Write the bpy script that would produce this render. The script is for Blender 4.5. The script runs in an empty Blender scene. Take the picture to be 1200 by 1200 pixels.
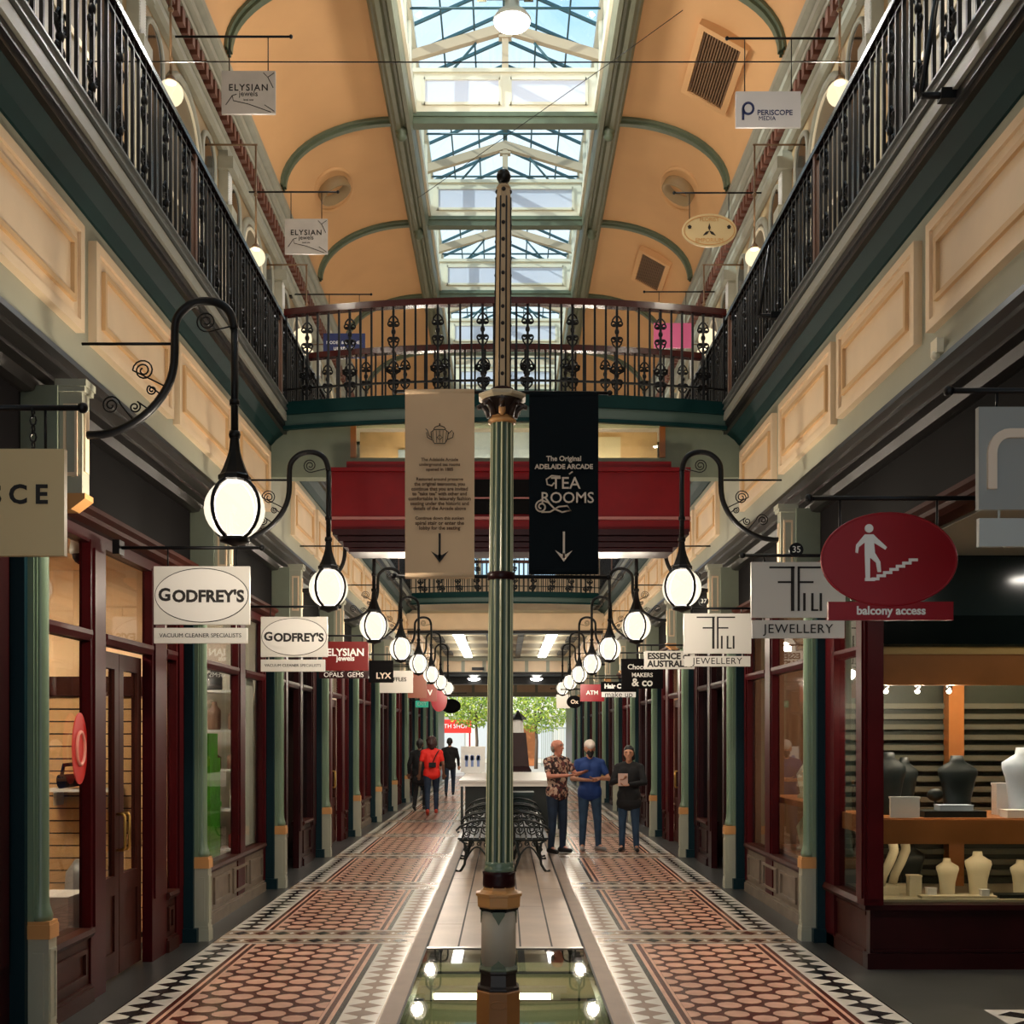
SKY, SUN, PEND, GLOB, HIGH, EXPO, GLOW = 1.2, 3.0, 68, 130, 200, 0.56, 1.05
import bpy, bmesh, math, random
from mathutils import Vector, Matrix
random.seed(7)
PI = math.pi
sc = bpy.context.scene
COL = sc.collection
F, CX, CY, H = 1300.0, 592.0, 863.0, 1.8        # focal length in px, vanishing point, eye height

def WX(px, d): return (px - CX) * d / F
def WZ(py, d): return H + (CY - py) * d / F

# ------------------------------------------------------------------ materials
def s2l(c):
    return tuple(((v/255)/12.92 if v/255 <= .04045 else ((v/255+.055)/1.055)**2.4) for v in c)
MATS = {}
def mat(name, rgb, rough=.5, metal=0.0, var=0.0, vscale=6.0, bump=0.0, bscale=40.0, emit=None, estr=0.0, spec=.5, coat=0.0):
    if name in MATS: return MATS[name]
    m = bpy.data.materials.new(name); m.use_nodes = True
    nt = m.node_tree; b = nt.nodes['Principled BSDF']
    c = s2l(rgb)
    b.inputs['Base Color'].default_value = (*c, 1)
    b.inputs['Roughness'].default_value = rough
    b.inputs['Metallic'].default_value = metal
    b.inputs['Specular IOR Level'].default_value = spec
    b.inputs['Coat Weight'].default_value = coat
    b.inputs['Coat Roughness'].default_value = .12
    if var > 0 or bump > 0:
        tc = nt.nodes.new('ShaderNodeTexCoord')
    if var > 0:
        n = nt.nodes.new('ShaderNodeTexNoise'); n.inputs['Scale'].default_value = vscale; n.inputs['Detail'].default_value = 5
        nt.links.new(tc.outputs['Object'], n.inputs['Vector'])
        r = nt.nodes.new('ShaderNodeValToRGB')
        r.color_ramp.elements[0].position = .3; r.color_ramp.elements[1].position = .7
        r.color_ramp.elements[0].color = (*[v*(1-var) for v in c], 1)
        r.color_ramp.elements[1].color = (*[min(1, v*(1+var)) for v in c], 1)
        nt.links.new(n.outputs['Fac'], r.inputs['Fac']); nt.links.new(r.outputs['Color'], b.inputs['Base Color'])
    if bump > 0:
        n2 = nt.nodes.new('ShaderNodeTexNoise'); n2.inputs['Scale'].default_value = bscale
        nt.links.new(tc.outputs['Object'], n2.inputs['Vector'])
        bp = nt.nodes.new('ShaderNodeBump'); bp.inputs['Strength'].default_value = bump; bp.inputs['Distance'].default_value = .01
        nt.links.new(n2.outputs['Fac'], bp.inputs['Height']); nt.links.new(bp.outputs['Normal'], b.inputs['Normal'])
    if emit:
        b.inputs['Emission Color'].default_value = (*s2l(emit), 1); b.inputs['Emission Strength'].default_value = estr
    MATS[name] = m
    return m
def glass(name, tint=(235, 240, 235), trans=.9, rough=.02, ior=1.5):
    if name in MATS: return MATS[name]
    m = bpy.data.materials.new(name); m.use_nodes = True; nt = m.node_tree; nt.nodes.clear()
    o = nt.nodes.new('ShaderNodeOutputMaterial'); mx = nt.nodes.new('ShaderNodeMixShader')
    t = nt.nodes.new('ShaderNodeBsdfTransparent'); g = nt.nodes.new('ShaderNodeBsdfGlossy'); f = nt.nodes.new('ShaderNodeFresnel')
    t.inputs['Color'].default_value = (*[v*trans for v in s2l(tint)], 1)
    g.inputs['Roughness'].default_value = rough; f.inputs['IOR'].default_value = ior
    ge = nt.nodes.new('ShaderNodeNewGeometry'); sb = nt.nodes.new('ShaderNodeMath'); sb.operation = 'SUBTRACT'; sb.inputs[0].default_value = 1
    ml = nt.nodes.new('ShaderNodeMath'); ml.operation = 'MULTIPLY'                 # reflect on the outer skin of the pane only
    nt.links.new(ge.outputs['Backfacing'], sb.inputs[1]); nt.links.new(sb.outputs[0], ml.inputs[0]); nt.links.new(f.outputs[0], ml.inputs[1])
    nt.links.new(ml.outputs[0], mx.inputs[0]); nt.links.new(t.outputs[0], mx.inputs[1]); nt.links.new(g.outputs[0], mx.inputs[2])
    nt.links.new(mx.outputs[0], o.inputs[0]); MATS[name] = m; return m
def lightmat(name, rgb, strength):
    if name in MATS: return MATS[name]
    m = bpy.data.materials.new(name); m.use_nodes = True; nt = m.node_tree; nt.nodes.clear()
    o = nt.nodes.new('ShaderNodeOutputMaterial'); e = nt.nodes.new('ShaderNodeEmission')
    e.inputs[0].default_value = (*s2l(rgb), 1); e.inputs[1].default_value = strength
    nt.links.new(e.outputs[0], o.inputs[0]); MATS[name] = m; return m
def pattern_mat(name, cols, scale, rough=.8):
    m = bpy.data.materials.new(name); m.use_nodes = True; nt = m.node_tree; b = nt.nodes['Principled BSDF']
    b.inputs['Roughness'].default_value = rough
    tc = nt.nodes.new('ShaderNodeTexCoord'); v = nt.nodes.new('ShaderNodeTexVoronoi'); v.inputs['Scale'].default_value = scale
    r = nt.nodes.new('ShaderNodeValToRGB'); r.color_ramp.interpolation = 'CONSTANT'
    sx = nt.nodes.new('ShaderNodeSeparateColor')
    nt.links.new(tc.outputs['Object'], v.inputs['Vector']); nt.links.new(v.outputs['Color'], sx.inputs[0])
    nt.links.new(sx.outputs[0], r.inputs['Fac'])
    while len(r.color_ramp.elements) < len(cols): r.color_ramp.elements.new(.5)
    for i, c in enumerate(cols):
        r.color_ramp.elements[i].position = i/len(cols); r.color_ramp.elements[i].color = (*s2l(c), 1)
    nt.links.new(r.outputs['Color'], b.inputs['Base Color']); MATS[name] = m; return m

M_cream = mat('cream paint', (224, 198, 164), .55, var=.05, vscale=3)
M_sage = mat('sage green paint', (160, 160, 142), .5, var=.06, vscale=2)
M_wallg = mat('grey green wall paint', (120, 128, 110), .55, var=.06)
M_dgreen = mat('dark green paint', (12, 44, 44), .55, var=.1, spec=.1)
M_black = mat('black iron paint', (13, 13, 15), .4, spec=.25)
M_blackb = mat('black signboard paint', (11, 9, 10), .7, spec=.06)
M_mould = mat('dark olive moulding paint', (20, 18, 17), .32, spec=.3)
M_channel = mat('grey channel paint', (92, 96, 94), .3)
M_fascia = mat('pale grey fascia paint', (150, 150, 138), .4)
M_red = mat('oxblood painted timber', (62, 8, 12), .4, spec=.12, var=.15, vscale=4)
M_dred = mat('dark maroon painted timber', (40, 10, 12), .35, spec=.2, var=.2, vscale=4)
M_brown = mat('dark brown timber', (60, 28, 22), .42, spec=.1, var=.2, vscale=5)
M_rail = mat('mahogany handrail varnish', (66, 18, 16), .22)
M_vault = mat('ochre vault plaster', (212, 164, 112), .75, var=.07, vscale=.7, bump=.05, bscale=8)
M_rib = mat('bottle grey green rib paint', (92, 102, 80), .45, var=.08)
M_beamg = mat('moulded beam green paint', (108, 110, 88), .45, var=.08)
M_trimw = mat('pale cream trim', (226, 216, 190), .5)
M_white = mat('white panel', (226, 226, 224), .5)
M_teal = mat('teal backing paint', (11, 38, 45), .4, spec=.2)
M_shaft = mat('sage green gloss', (108, 128, 106), .3)
M_gold = mat('ochre capital paint', (196, 142, 84), .45)
M_dentil = mat('red brown dentil paint', (108, 64, 48), .5)
M_slate = mat('dark slate floor', (58, 58, 56), .32, var=.2, vscale=3)
M_twhite = mat('white mosaic tile', (222, 214, 202), .25, var=.06, vscale=9, coat=.15)
M_tblack = mat('black mosaic tile', (26, 24, 26), .25, coat=.15)
M_tred = mat('oxblood floor tile', (92, 40, 30), .26, var=.15, vscale=9, coat=.15)
M_tpink = mat('buff pink floor tile', (224, 178, 154), .26, var=.12, vscale=7, coat=.15)
M_tbrown = mat('brown floor tile', (124, 98, 78), .5, var=.1, vscale=5, spec=.3)
M_tbeige = mat('beige floor tile', (176, 154, 134), .26, var=.12, vscale=9, coat=.15)
M_board = mat('grey brown timber board', (168, 146, 126), .38, var=.15, vscale=2)
M_line = mat('dark joint', (48, 38, 32), .6)
M_brass = mat('brass', (190, 150, 80), .3, metal=1)
M_chrome = mat('chrome', (200, 200, 200), .2, metal=1)
M_shopglass = glass('shop window glass', (240, 240, 235), .93)
M_skyglass = glass('skylight glass', (232, 244, 250), .95)
M_floorglass = glass('floor glass', (228, 230, 216), .9, .02, 1.6)
M_mirrorglass = mat('silvered transom glass', (206, 200, 190), .06, metal=1, var=.12, vscale=3)
def opal(name, rgb, strength):          # opal glass: glows, and lets part of the bulb's light straight through
    m = bpy.data.materials.new(name); m.use_nodes = True; nt = m.node_tree; nt.nodes.clear()
    o = nt.nodes.new('ShaderNodeOutputMaterial'); e = nt.nodes.new('ShaderNodeEmission'); t = nt.nodes.new('ShaderNodeBsdfTransparent'); x = nt.nodes.new('ShaderNodeMixShader')
    e.inputs[0].default_value = (*s2l(rgb), 1); e.inputs[1].default_value = strength; x.inputs[0].default_value = .55
    nt.links.new(t.outputs[0], x.inputs[1]); nt.links.new(e.outputs[0], x.inputs[2]); nt.links.new(x.outputs[0], o.inputs[0]); MATS[name] = m; return m
M_globe = opal('opal globe glow', (255, 240, 212), 1.0*GLOW)
M_globe2 = opal('warm opal globe glow', (255, 232, 190), 1.0*GLOW)
M_tube = lightmat('fluorescent glow', (255, 252, 244), 9.0)
M_tuboff = lightmat('basement tube glow', (252, 250, 230), 16.0)
M_shoplight = lightmat('warm shop light panel', (255, 238, 214), 44.0)
M_shoplightw = lightmat('white shop light panel', (255, 246, 232), 36.0)
M_bannerc = mat('cream banner cloth', (216, 184, 146), .75, var=.03, vscale=5)
M_bannerb = mat('black banner cloth', (8, 17, 22), .8, spec=.15)
M_ink = mat('dark ink', (24, 18, 16), .7)
M_pale = mat('pale lettering', (226, 206, 184), .6)
M_signgrey = mat('light grey sign board', (200, 196, 188), .45)
M_signoval = mat('pale oval sign board', (214, 210, 204), .45)
M_signred = mat('crimson sign board', (150, 8, 28), .35)
M_signcream = mat('cream sign board', (206, 182, 136), .45)
M_letw = mat('white lettering', (240, 238, 232), .5)

# ------------------------------------------------------------------ mesh builder
class MB:
    def __init__(self, s=1): self.v = []; self.f = []; self.m = []; self.s = s; self.sm = []
    def V(self, p): self.v.append((self.s*p[0], p[1], p[2])); return len(self.v)-1
    def Fc(self, idx, m=0, smooth=False):
        self.f.append(tuple(idx) if self.s > 0 else tuple(reversed(idx))); self.m.append(m); self.sm.append(smooth)
    def box(self, x0, x1, y0, y1, z0, z1, m=0):
        if x0 > x1: x0, x1 = x1, x0
        if y0 > y1: y0, y1 = y1, y0
        if z0 > z1: z0, z1 = z1, z0
        a = [self.V(p) for p in ((x0,y0,z0),(x1,y0,z0),(x1,y1,z0),(x0,y1,z0),(x0,y0,z1),(x1,y0,z1),(x1,y1,z1),(x0,y1,z1))]
        for q in ((0,3,2,1),(4,5,6,7),(0,1,5,4),(1,2,6,5),(2,3,7,6),(3,0,4,7)): self.Fc([a[i] for i in q], m)
        return self
    def cbox(self, x, y, z, sx, sy, sz, m=0): return self.box(x-sx/2, x+sx/2, y-sy/2, y+sy/2, z-sz/2, z+sz/2, m)
    def quad(self, pts, m=0): self.Fc([self.V(p) for p in pts], m); return self
    def poly(self, pts, z, m=0): self.Fc([self.V((p[0], p[1], z)) for p in pts], m); return self
    def prism(self, prof, a, b, axis='y', m=0, smooth=False):
        # prof: ccw list in the plane; axis 'y' -> prof=(x,z); 'z' -> prof=(x,y); 'x' -> prof=(y,z)
        def P(q, t): return (q[0], t, q[1]) if axis == 'y' else ((q[0], q[1], t) if axis == 'z' else (t, q[0], q[1]))
        area = sum(prof[i][0]*prof[(i+1) % len(prof)][1]-prof[(i+1) % len(prof)][0]*prof[i][1] for i in range(len(prof)))
        if area < 0: prof = prof[::-1]
        if axis == 'y': a, b = b, a
        A = [self.V(P(q, a)) for q in prof]; B = [self.V(P(q, b)) for q in prof]
        n = len(prof); self.Fc(A[::-1], m); self.Fc(B, m)
        for i in range(n): self.Fc((A[i], A[(i+1) % n], B[(i+1) % n], B[i]), m, smooth)
        return self
    def lathe(self, prof, cx=0, cy=0, n=16, m=0, smooth=True, sx=1, sy=1, rot=0):
        rings = []
        for r, z in prof:
            rings.append([self.V((cx+max(r, 1e-4)*sx*math.cos(2*PI*i/n+rot), cy+max(r, 1e-4)*sy*math.sin(2*PI*i/n+rot), z)) for i in range(n)])
        for k in range(len(rings)-1):
            for i in range(n):
                j = (i+1) % n; self.Fc((rings[k][i], rings[k][j], rings[k+1][j], rings[k+1][i]), m, smooth)
        self.Fc(rings[0][::-1], m); self.Fc(rings[-1], m); return self
    def sphere(self, c, r, n=16, k=10, m=0, sc=(1, 1, 1)):
        top = None; rings = []
        b = self.V((c[0], c[1], c[2]-r*sc[2])); t = self.V((c[0], c[1], c[2]+r*sc[2]))
        for a in range(1, k):
            th = PI*a/k; z = -math.cos(th)*r; rr = math.sin(th)*r
            rings.append([self.V((c[0]+rr*math.cos(2*PI*i/n)*sc[0], c[1]+rr*math.sin(2*PI*i/n)*sc[1], c[2]+z*sc[2])) for i in range(n)])
        for i in range(n): self.Fc((b, rings[0][(i+1) % n], rings[0][i]), m, True); self.Fc((t, rings[-1][i], rings[-1][(i+1) % n]), m, True)
        for a in range(len(rings)-1):
            for i in range(n): j = (i+1) % n; self.Fc((rings[a][i], rings[a][j], rings[a+1][j], rings[a+1][i]), m, True)
        return self
    def tube(self, pts, r, n=8, m=0, r2=None, closed=False):
        pts = [Vector(p) for p in pts]; N = len(pts); rings = []
        up = None
        for i in range(N):
            if closed: t = pts[(i+1) % N]-pts[i-1]
            else: t = (pts[min(i+1, N-1)]-pts[max(i-1, 0)])
            t.normalize()
            if up is None:
                up = Vector((0, 0, 1)) if abs(t.z) < .9 else Vector((1, 0, 0))
            u = (up - t*up.dot(t))
            if u.length < 1e-5: u = t.orthogonal()
            u.normalize(); up = u; w = t.cross(u)
            rr = r if r2 is None else r+(r2-r)*i/(N-1)
            rings.append([self.V(tuple(pts[i]+(u*math.cos(2*PI*k/n)+w*math.sin(2*PI*k/n))*rr)) for k in range(n)])
        for i in range(N if closed else N-1):
            A, B = rings[i], rings[(i+1) % N]
            for k in range(n): j = (k+1) % n; self.Fc((A[k], A[j], B[j], B[k]), m, n > 4)
        if not closed: self.Fc(rings[0][::-1], m); self.Fc(rings[-1], m)
        return self
    def loft(self, secs, m=0, n=16):   # secs: (cx,cy,z,rx,ry)
        rings = [[self.V((c[0]+c[3]*math.cos(2*PI*i/n), c[1]+c[4]*math.sin(2*PI*i/n), c[2])) for i in range(n)] for c in secs]
        for k in range(len(rings)-1):
            for i in range(n): j = (i+1) % n; self.Fc((rings[k][i], rings[k][j], rings[k+1][j], rings[k+1][i]), m, True)
        self.Fc(rings[0][::-1], m); self.Fc(rings[-1], m); return self
    def mesh(self, name, mats):
        me = bpy.data.meshes.new(name)
        me.from_pydata(self.v, [], self.f)
        for mm in (mats if isinstance(mats, (list, tuple)) else [mats]): me.materials.append(mm)
        me.polygons.foreach_set('material_index', self.m); me.polygons.foreach_set('use_smooth', self.sm)
        me.update(); return me
    def build(self, name, mats, parent=None, loc=(0, 0, 0), rot=None):
        o = bpy.data.objects.new(name, self.mesh(name, mats)); COL.objects.link(o); o.location = loc
        if rot: o.rotation_euler = rot
        if parent: o.parent = parent
        return o
def link(name, me, parent=None, loc=(0, 0, 0), rot=None):
    o = bpy.data.objects.new(name, me); COL.objects.link(o); o.location = loc
    if rot: o.rotation_euler = rot
    if parent: o.parent = parent
    return o
def tag(o, label, cat, group=None):
    o['label'] = label; o['category'] = cat
    if group: o['group'] = group
    return o
def struct(o): o['kind'] = 'structure'; return o
def thing(name, label, cat, loc=(0, 0, 0), rz=0, group=None):
    o = bpy.data.objects.new(name, None); COL.objects.link(o); o.location = loc; o.rotation_euler = (0, 0, rz)
    o.empty_display_size = .1
    return tag(o, label, cat, group)
def kids(o): return [c for c in bpy.data.objects if c.parent == o]
_KID = {}
def copy_tree(o, loc, label=None, rz=None, tree=None):
    c = o.copy(); COL.objects.link(c); c.location = loc
    if rz is not None: c.rotation_euler = (0, 0, rz)
    if label: c['label'] = label
    for ch in kids(o):
        d = ch.copy(); COL.objects.link(d); d.parent = c
        for g in kids(ch):
            e = g.copy(); COL.objects.link(e); e.parent = d
    return c
_TC = {}
def text_me(body, size, m, bold=0.0, ext=.0015, spacing=1.0, shear=0.0, line=1.0):
    cu = bpy.data.curves.new('lettering', 'FONT'); cu.body = body; cu.size = size; cu.align_x = 'CENTER'; cu.align_y = 'CENTER'
    cu.extrude = ext; cu.offset = bold; cu.space_character = spacing; cu.shear = shear; cu.space_line = line; cu.resolution_u = 3
    o = bpy.data.objects.new('tmp', cu); COL.objects.link(o)
    bpy.context.view_layer.update()
    me = bpy.data.meshes.new_from_object(o.evaluated_get(bpy.context.evaluated_depsgraph_get()))
    bpy.data.objects.remove(o); bpy.data.curves.remove(cu)
    me.materials.clear(); me.materials.append(m); me.name = 'lettering'
    return me
def lettering(body, size, m, parent, x=0, y=0, z=0, width=None, sy=1.0, name='lettering', **kw):
    me = text_me(body, size, m, **kw)
    xs = [v.co.x for v in me.vertices]
    w = (max(xs)-min(xs)) if xs else 1
    o = link(name, me, parent, (x, y, z), (PI/2, 0, 0))
    k = (width/w) if width else 1
    o.scale = (k, (k if sy == 1.0 else sy), 1)
    if width and sy == 1.0: o.scale = (k, k, 1)
    return o
ORD = ['first', 'second', 'third', 'fourth', 'fifth', 'sixth', 'seventh', 'eighth', 'ninth', 'tenth', 'eleventh', 'twelfth', 'thirteenth', 'fourteenth', 'fifteenth']
SIDE = {-1: 'left', 1: 'right'}
def spiral(cx, cz, R, turns, r0=.2, start=0, cw=1, n=None, y=0):
    n = n or int(14*turns)+2
    return [(cx+R*(1-(1-r0)*t/n)*math.cos(start+cw*2*PI*turns*t/n), y, cz+R*(1-(1-r0)*t/n)*math.sin(start+cw*2*PI*turns*t/n)) for t in range(n+1)]
Y0 = 6.4; BAY = 3.4
YB, YE = -14.0, 46.0

def stroke(mb, pts, w, y0, y1, m=0, closed=False):      # mitred flat letter stroke in the x-z plane, one piece
    P = [Vector((p[0], p[1])) for p in pts]; n = len(P); L = []; Rr = []
    for i in range(n):
        d0 = (P[i]-P[i-1]).normalized() if i else (P[1]-P[0]).normalized()
        d1 = (P[i+1]-P[i]).normalized() if i < n-1 else d0
        n0, n1 = Vector((-d0.y, d0.x)), Vector((-d1.y, d1.x)); b = (n0+n1)
        b = b/max(.3, b.dot(n0)) if b.length > 1e-4 else n0
        L.append(P[i]+b*w/2); Rr.append(P[i]-b*w/2)
    a = [(mb.V((L[i].x, y0, L[i].y)), mb.V((Rr[i].x, y0, Rr[i].y)), mb.V((L[i].x, y1, L[i].y)), mb.V((Rr[i].x, y1, Rr[i].y))) for i in range(n)]
    for i in range(n-1):
        A, B = a[i], a[i+1]
        mb.Fc((A[1], B[1], B[0], A[0]), m); mb.Fc((A[2], B[2], B[3], A[3]), m); mb.Fc((A[0], B[0], B[2], A[2]), m); mb.Fc((A[1], A[3], B[3], B[1]), m)
    mb.Fc((a[0][0], a[0][2], a[0][3], a[0][1]), m); mb.Fc((a[-1][0], a[-1][1], a[-1][3], a[-1][2]), m)
# ------------------------------------------------------------------ floor with mosaic
def build_floor():
    f = MB(); GX, GY0, GY1 = .665, 4.0, 9.42
    f.box(-6.5, -GX, YB, 54, -.12, 0, 0); f.box(GX, 6.5, YB, 54, -.12, 0, 0)
    f.box(-GX, GX, YB, GY0, -.12, 0, 0); f.box(-GX, GX, GY1, 54, -.12, 0, 0)
    z1, z2, z3 = .0012, .0024, .0036
    def q(xa, xb, ya, yb, z, m, s): 
        a, b = sorted((s*xa, s*xb)); f.quad([(a, ya, z), (b, ya, z), (b, yb, z), (a, yb, z)], m)
    # materials: 0 slate 1 white 2 black 3 red 4 pink 5 brown 6 beige 7 board 8 line
    for ya, yb in ((YB, GY0), (GY1+.06, 53)): f.quad([(-.665, ya, z1), (.665, ya, z1), (.665, yb, z1), (-.665, yb, z1)], 7)
    f.box(-.665, .665, GY1, GY1+.06, 0, .004, 1)
    for x in (-.665, -.4, -.13, .13, .4, .665):
        f.quad([(x-.008, GY1+.06, z2), (x+.008, GY1+.06, z2), (x+.008, 53, z2), (x-.008, 53, z2)], 8)
    for i in range(12):
        for j in range(5):
            y = GY1+1.2+i*3.4+((j*1.37) % 3.0); x = -.665+j*.266
            f.quad([(x, y, z2), (x+.266, y, z2), (x+.266, y+.012, z2), (x, y+.012, z2)], 8)
    for s in (-1, 1):
        q(.665, .80, YB, 53, z1, 5, s)
        q(.665, .68, YB, 53, z2, 8, s)
        q(.80, 2.557, YB, 53, z1, 1, s)                       # white ground of the carpet
        q(.80, .812, YB, 53, z2, 6, s); q(2.545, 2.557, YB, 53, z2, 2, s)
        for k in range(-2, 13):
            c = 9.95+BAY*(k-1); y0, y1 = c+.34, c+BAY-.34
            # panel: stripes and field
            for a, b, m in ((2.135, 2.155, 4), (2.155, 2.19, 3), (2.19, 2.215, 4), (2.215, 2.25, 3), (1.165, 1.185, 4), (1.13, 1.165, 3), (1.10, 1.13, 4), (1.06, 1.10, 2)):
                q(a, b, y0, y1, z2, m, s)
            q(1.185, 2.135, y0, y1, z2, 3, s)
            nx, ny = 7, 23
            px, py = .95/6.0, (y1-y0)/ny
            for j in range(ny):
                for i in range(7):
                    if (i+j) % 2: continue
                    x = 1.185+px*i; y = y0+py*(j+.5)
                    r = .083; pts = []
                    for t in range(12):
                        X = min(max(x+r*math.cos(2*PI*t/12), 1.187), 2.133); Yy = y+r*.98*math.sin(2*PI*t/12)
                        pts.append((s*X, Yy))
                    if s < 0: pts = pts[::-1]
                    f.poly(pts, z3, 4)
            # diamonds of the side bands
            n = int((y1-y0)/.205); st = (y1-y0)/n
            for j in range(n):
                y = y0+st*(j+.5)
                for xc, hw, m in ((2.40, .125, 2), (.935, .115, 5)):
                    f.poly([(s*xc-hw, y), (s*xc, y-st*.42), (s*xc+hw, y), (s*xc, y+st*.42)], z2, m)
                    f.poly([(s*xc-.012, y+st*.36), (s*xc+.012, y+st*.36), (s*xc+.012, y+st*.64), (s*xc-.012, y+st*.64)], z2, m)
            # cross band
            ca, cb = c-.34, c+.34
            q(.812, 2.545, ca, cb, z2, 6, s)
            for a, b, m in ((ca, ca+.03, 1), (cb-.03, cb, 1), (c-.05, c-.02, 1), (c+.02, c+.05, 1), (c-.02, c+.02, 5), (ca+.03, ca+.05, 3), (cb-.05, cb-.03, 3)):
                q(.812, 2.545, a, b, z3, m, s)
            for yy in (c-.18, c+.18):
                for i in range(9):
                    x = .93+i*.185
                    f.poly([(s*x-.075, yy), (s*x, yy-.09), (s*x+.075, yy), (s*x, yy+.09)], z3, 2 if i % 2 == 0 else 3)
                    f.poly([(s*(x+.0925)-.018, yy), (s*(x+.0925), yy-.05), (s*(x+.0925)+.018, yy), (s*(x+.0925), yy+.05)], z3, 1)
    # tiled threshold of the right lobby
    f.quad([(3.15, 6.62, z1), (5, 6.62, z1), (5, 7.3, z1), (3.15, 7.3, z1)], 1)
    for i in range(6):
        for j in range(3):
            x = 3.3+i*.3; y = 6.72+j*.22; f.poly([(x-.12, y), (x, y-.09), (x+.12, y), (x, y+.09)], z2, 2)
    o = f.build('floor', [M_slate, M_twhite, M_tblack, M_tred, M_tpink, M_tbrown, M_tbeige, M_board, M_line]); struct(o)
    g = MB(); g.box(-GX+.002, GX-.002, GY0, GY1-.002, -.03, -.004)
    tag(g.build('glass_floor_panel', M_floorglass), 'clear glass floor panel around the foot of the tall column', 'glass floor')
    b = MB()                                               # basement below the glass
    b.box(-1.7, 1.7, 3.2, 16.4, -2.7, -2.6, 0); b.box(-1.8, -1.7, 3.2, 16.4, -2.6, -.13, 0); b.box(1.7, 1.8, 3.2, 16.4, -2.6, -.13, 0)
    b.box(-1.8, 1.8, 16.4, 16.5, -2.6, -.13, 0); b.box(-1.8, 1.8, 3.1, 3.2, -2.6, -.13, 0)
    for i in range(6): b.box(-1.7, 1.7, 16.34, 16.4, -2.5+i*.4, -2.47+i*.4, 1)
    struct(b.build('wall_basement', [mat('basement green wall', (206, 206, 178), .6), M_dgreen]))
    for y in (11.2, 12.6, 15.2):  # added battens, kept out of view, that brighten the basement
        t = thing('basement_fill_batten', 'added fluorescent batten brightening the basement, out of sight beyond the glass floor', 'light', (0, y, -.19), 0, 'added basement battens')
        a = MB(); a.box(-.8, .8, -.05, .05, .0, .06); a.build('housing', M_white, t); a = MB(); a.box(-.78, .78, -.04, .04, -.03, 0); a.build('tube', M_tuboff, t)
    t = thing('basement_tube_light', 'long fluorescent tube light seen below the glass floor', 'light', (0, 14.1, -1.5))
    a = MB(); a.tube([(-.9, 0, 0), (.58, 0, 0)], .045, 10); a.build('tube', M_tuboff, t)
    a = MB(); a.box(-1.1, .78, -.06, .06, .05, .12); a.box(-1.02, -.92, -.05, .05, -.04, .06); a.box(.6, .7, -.05, .05, -.04, .06); a.box(-.2, -.17, -.02, .02, .12, 1.36); a.build('batten', M_white, t)
build_floor()

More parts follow.
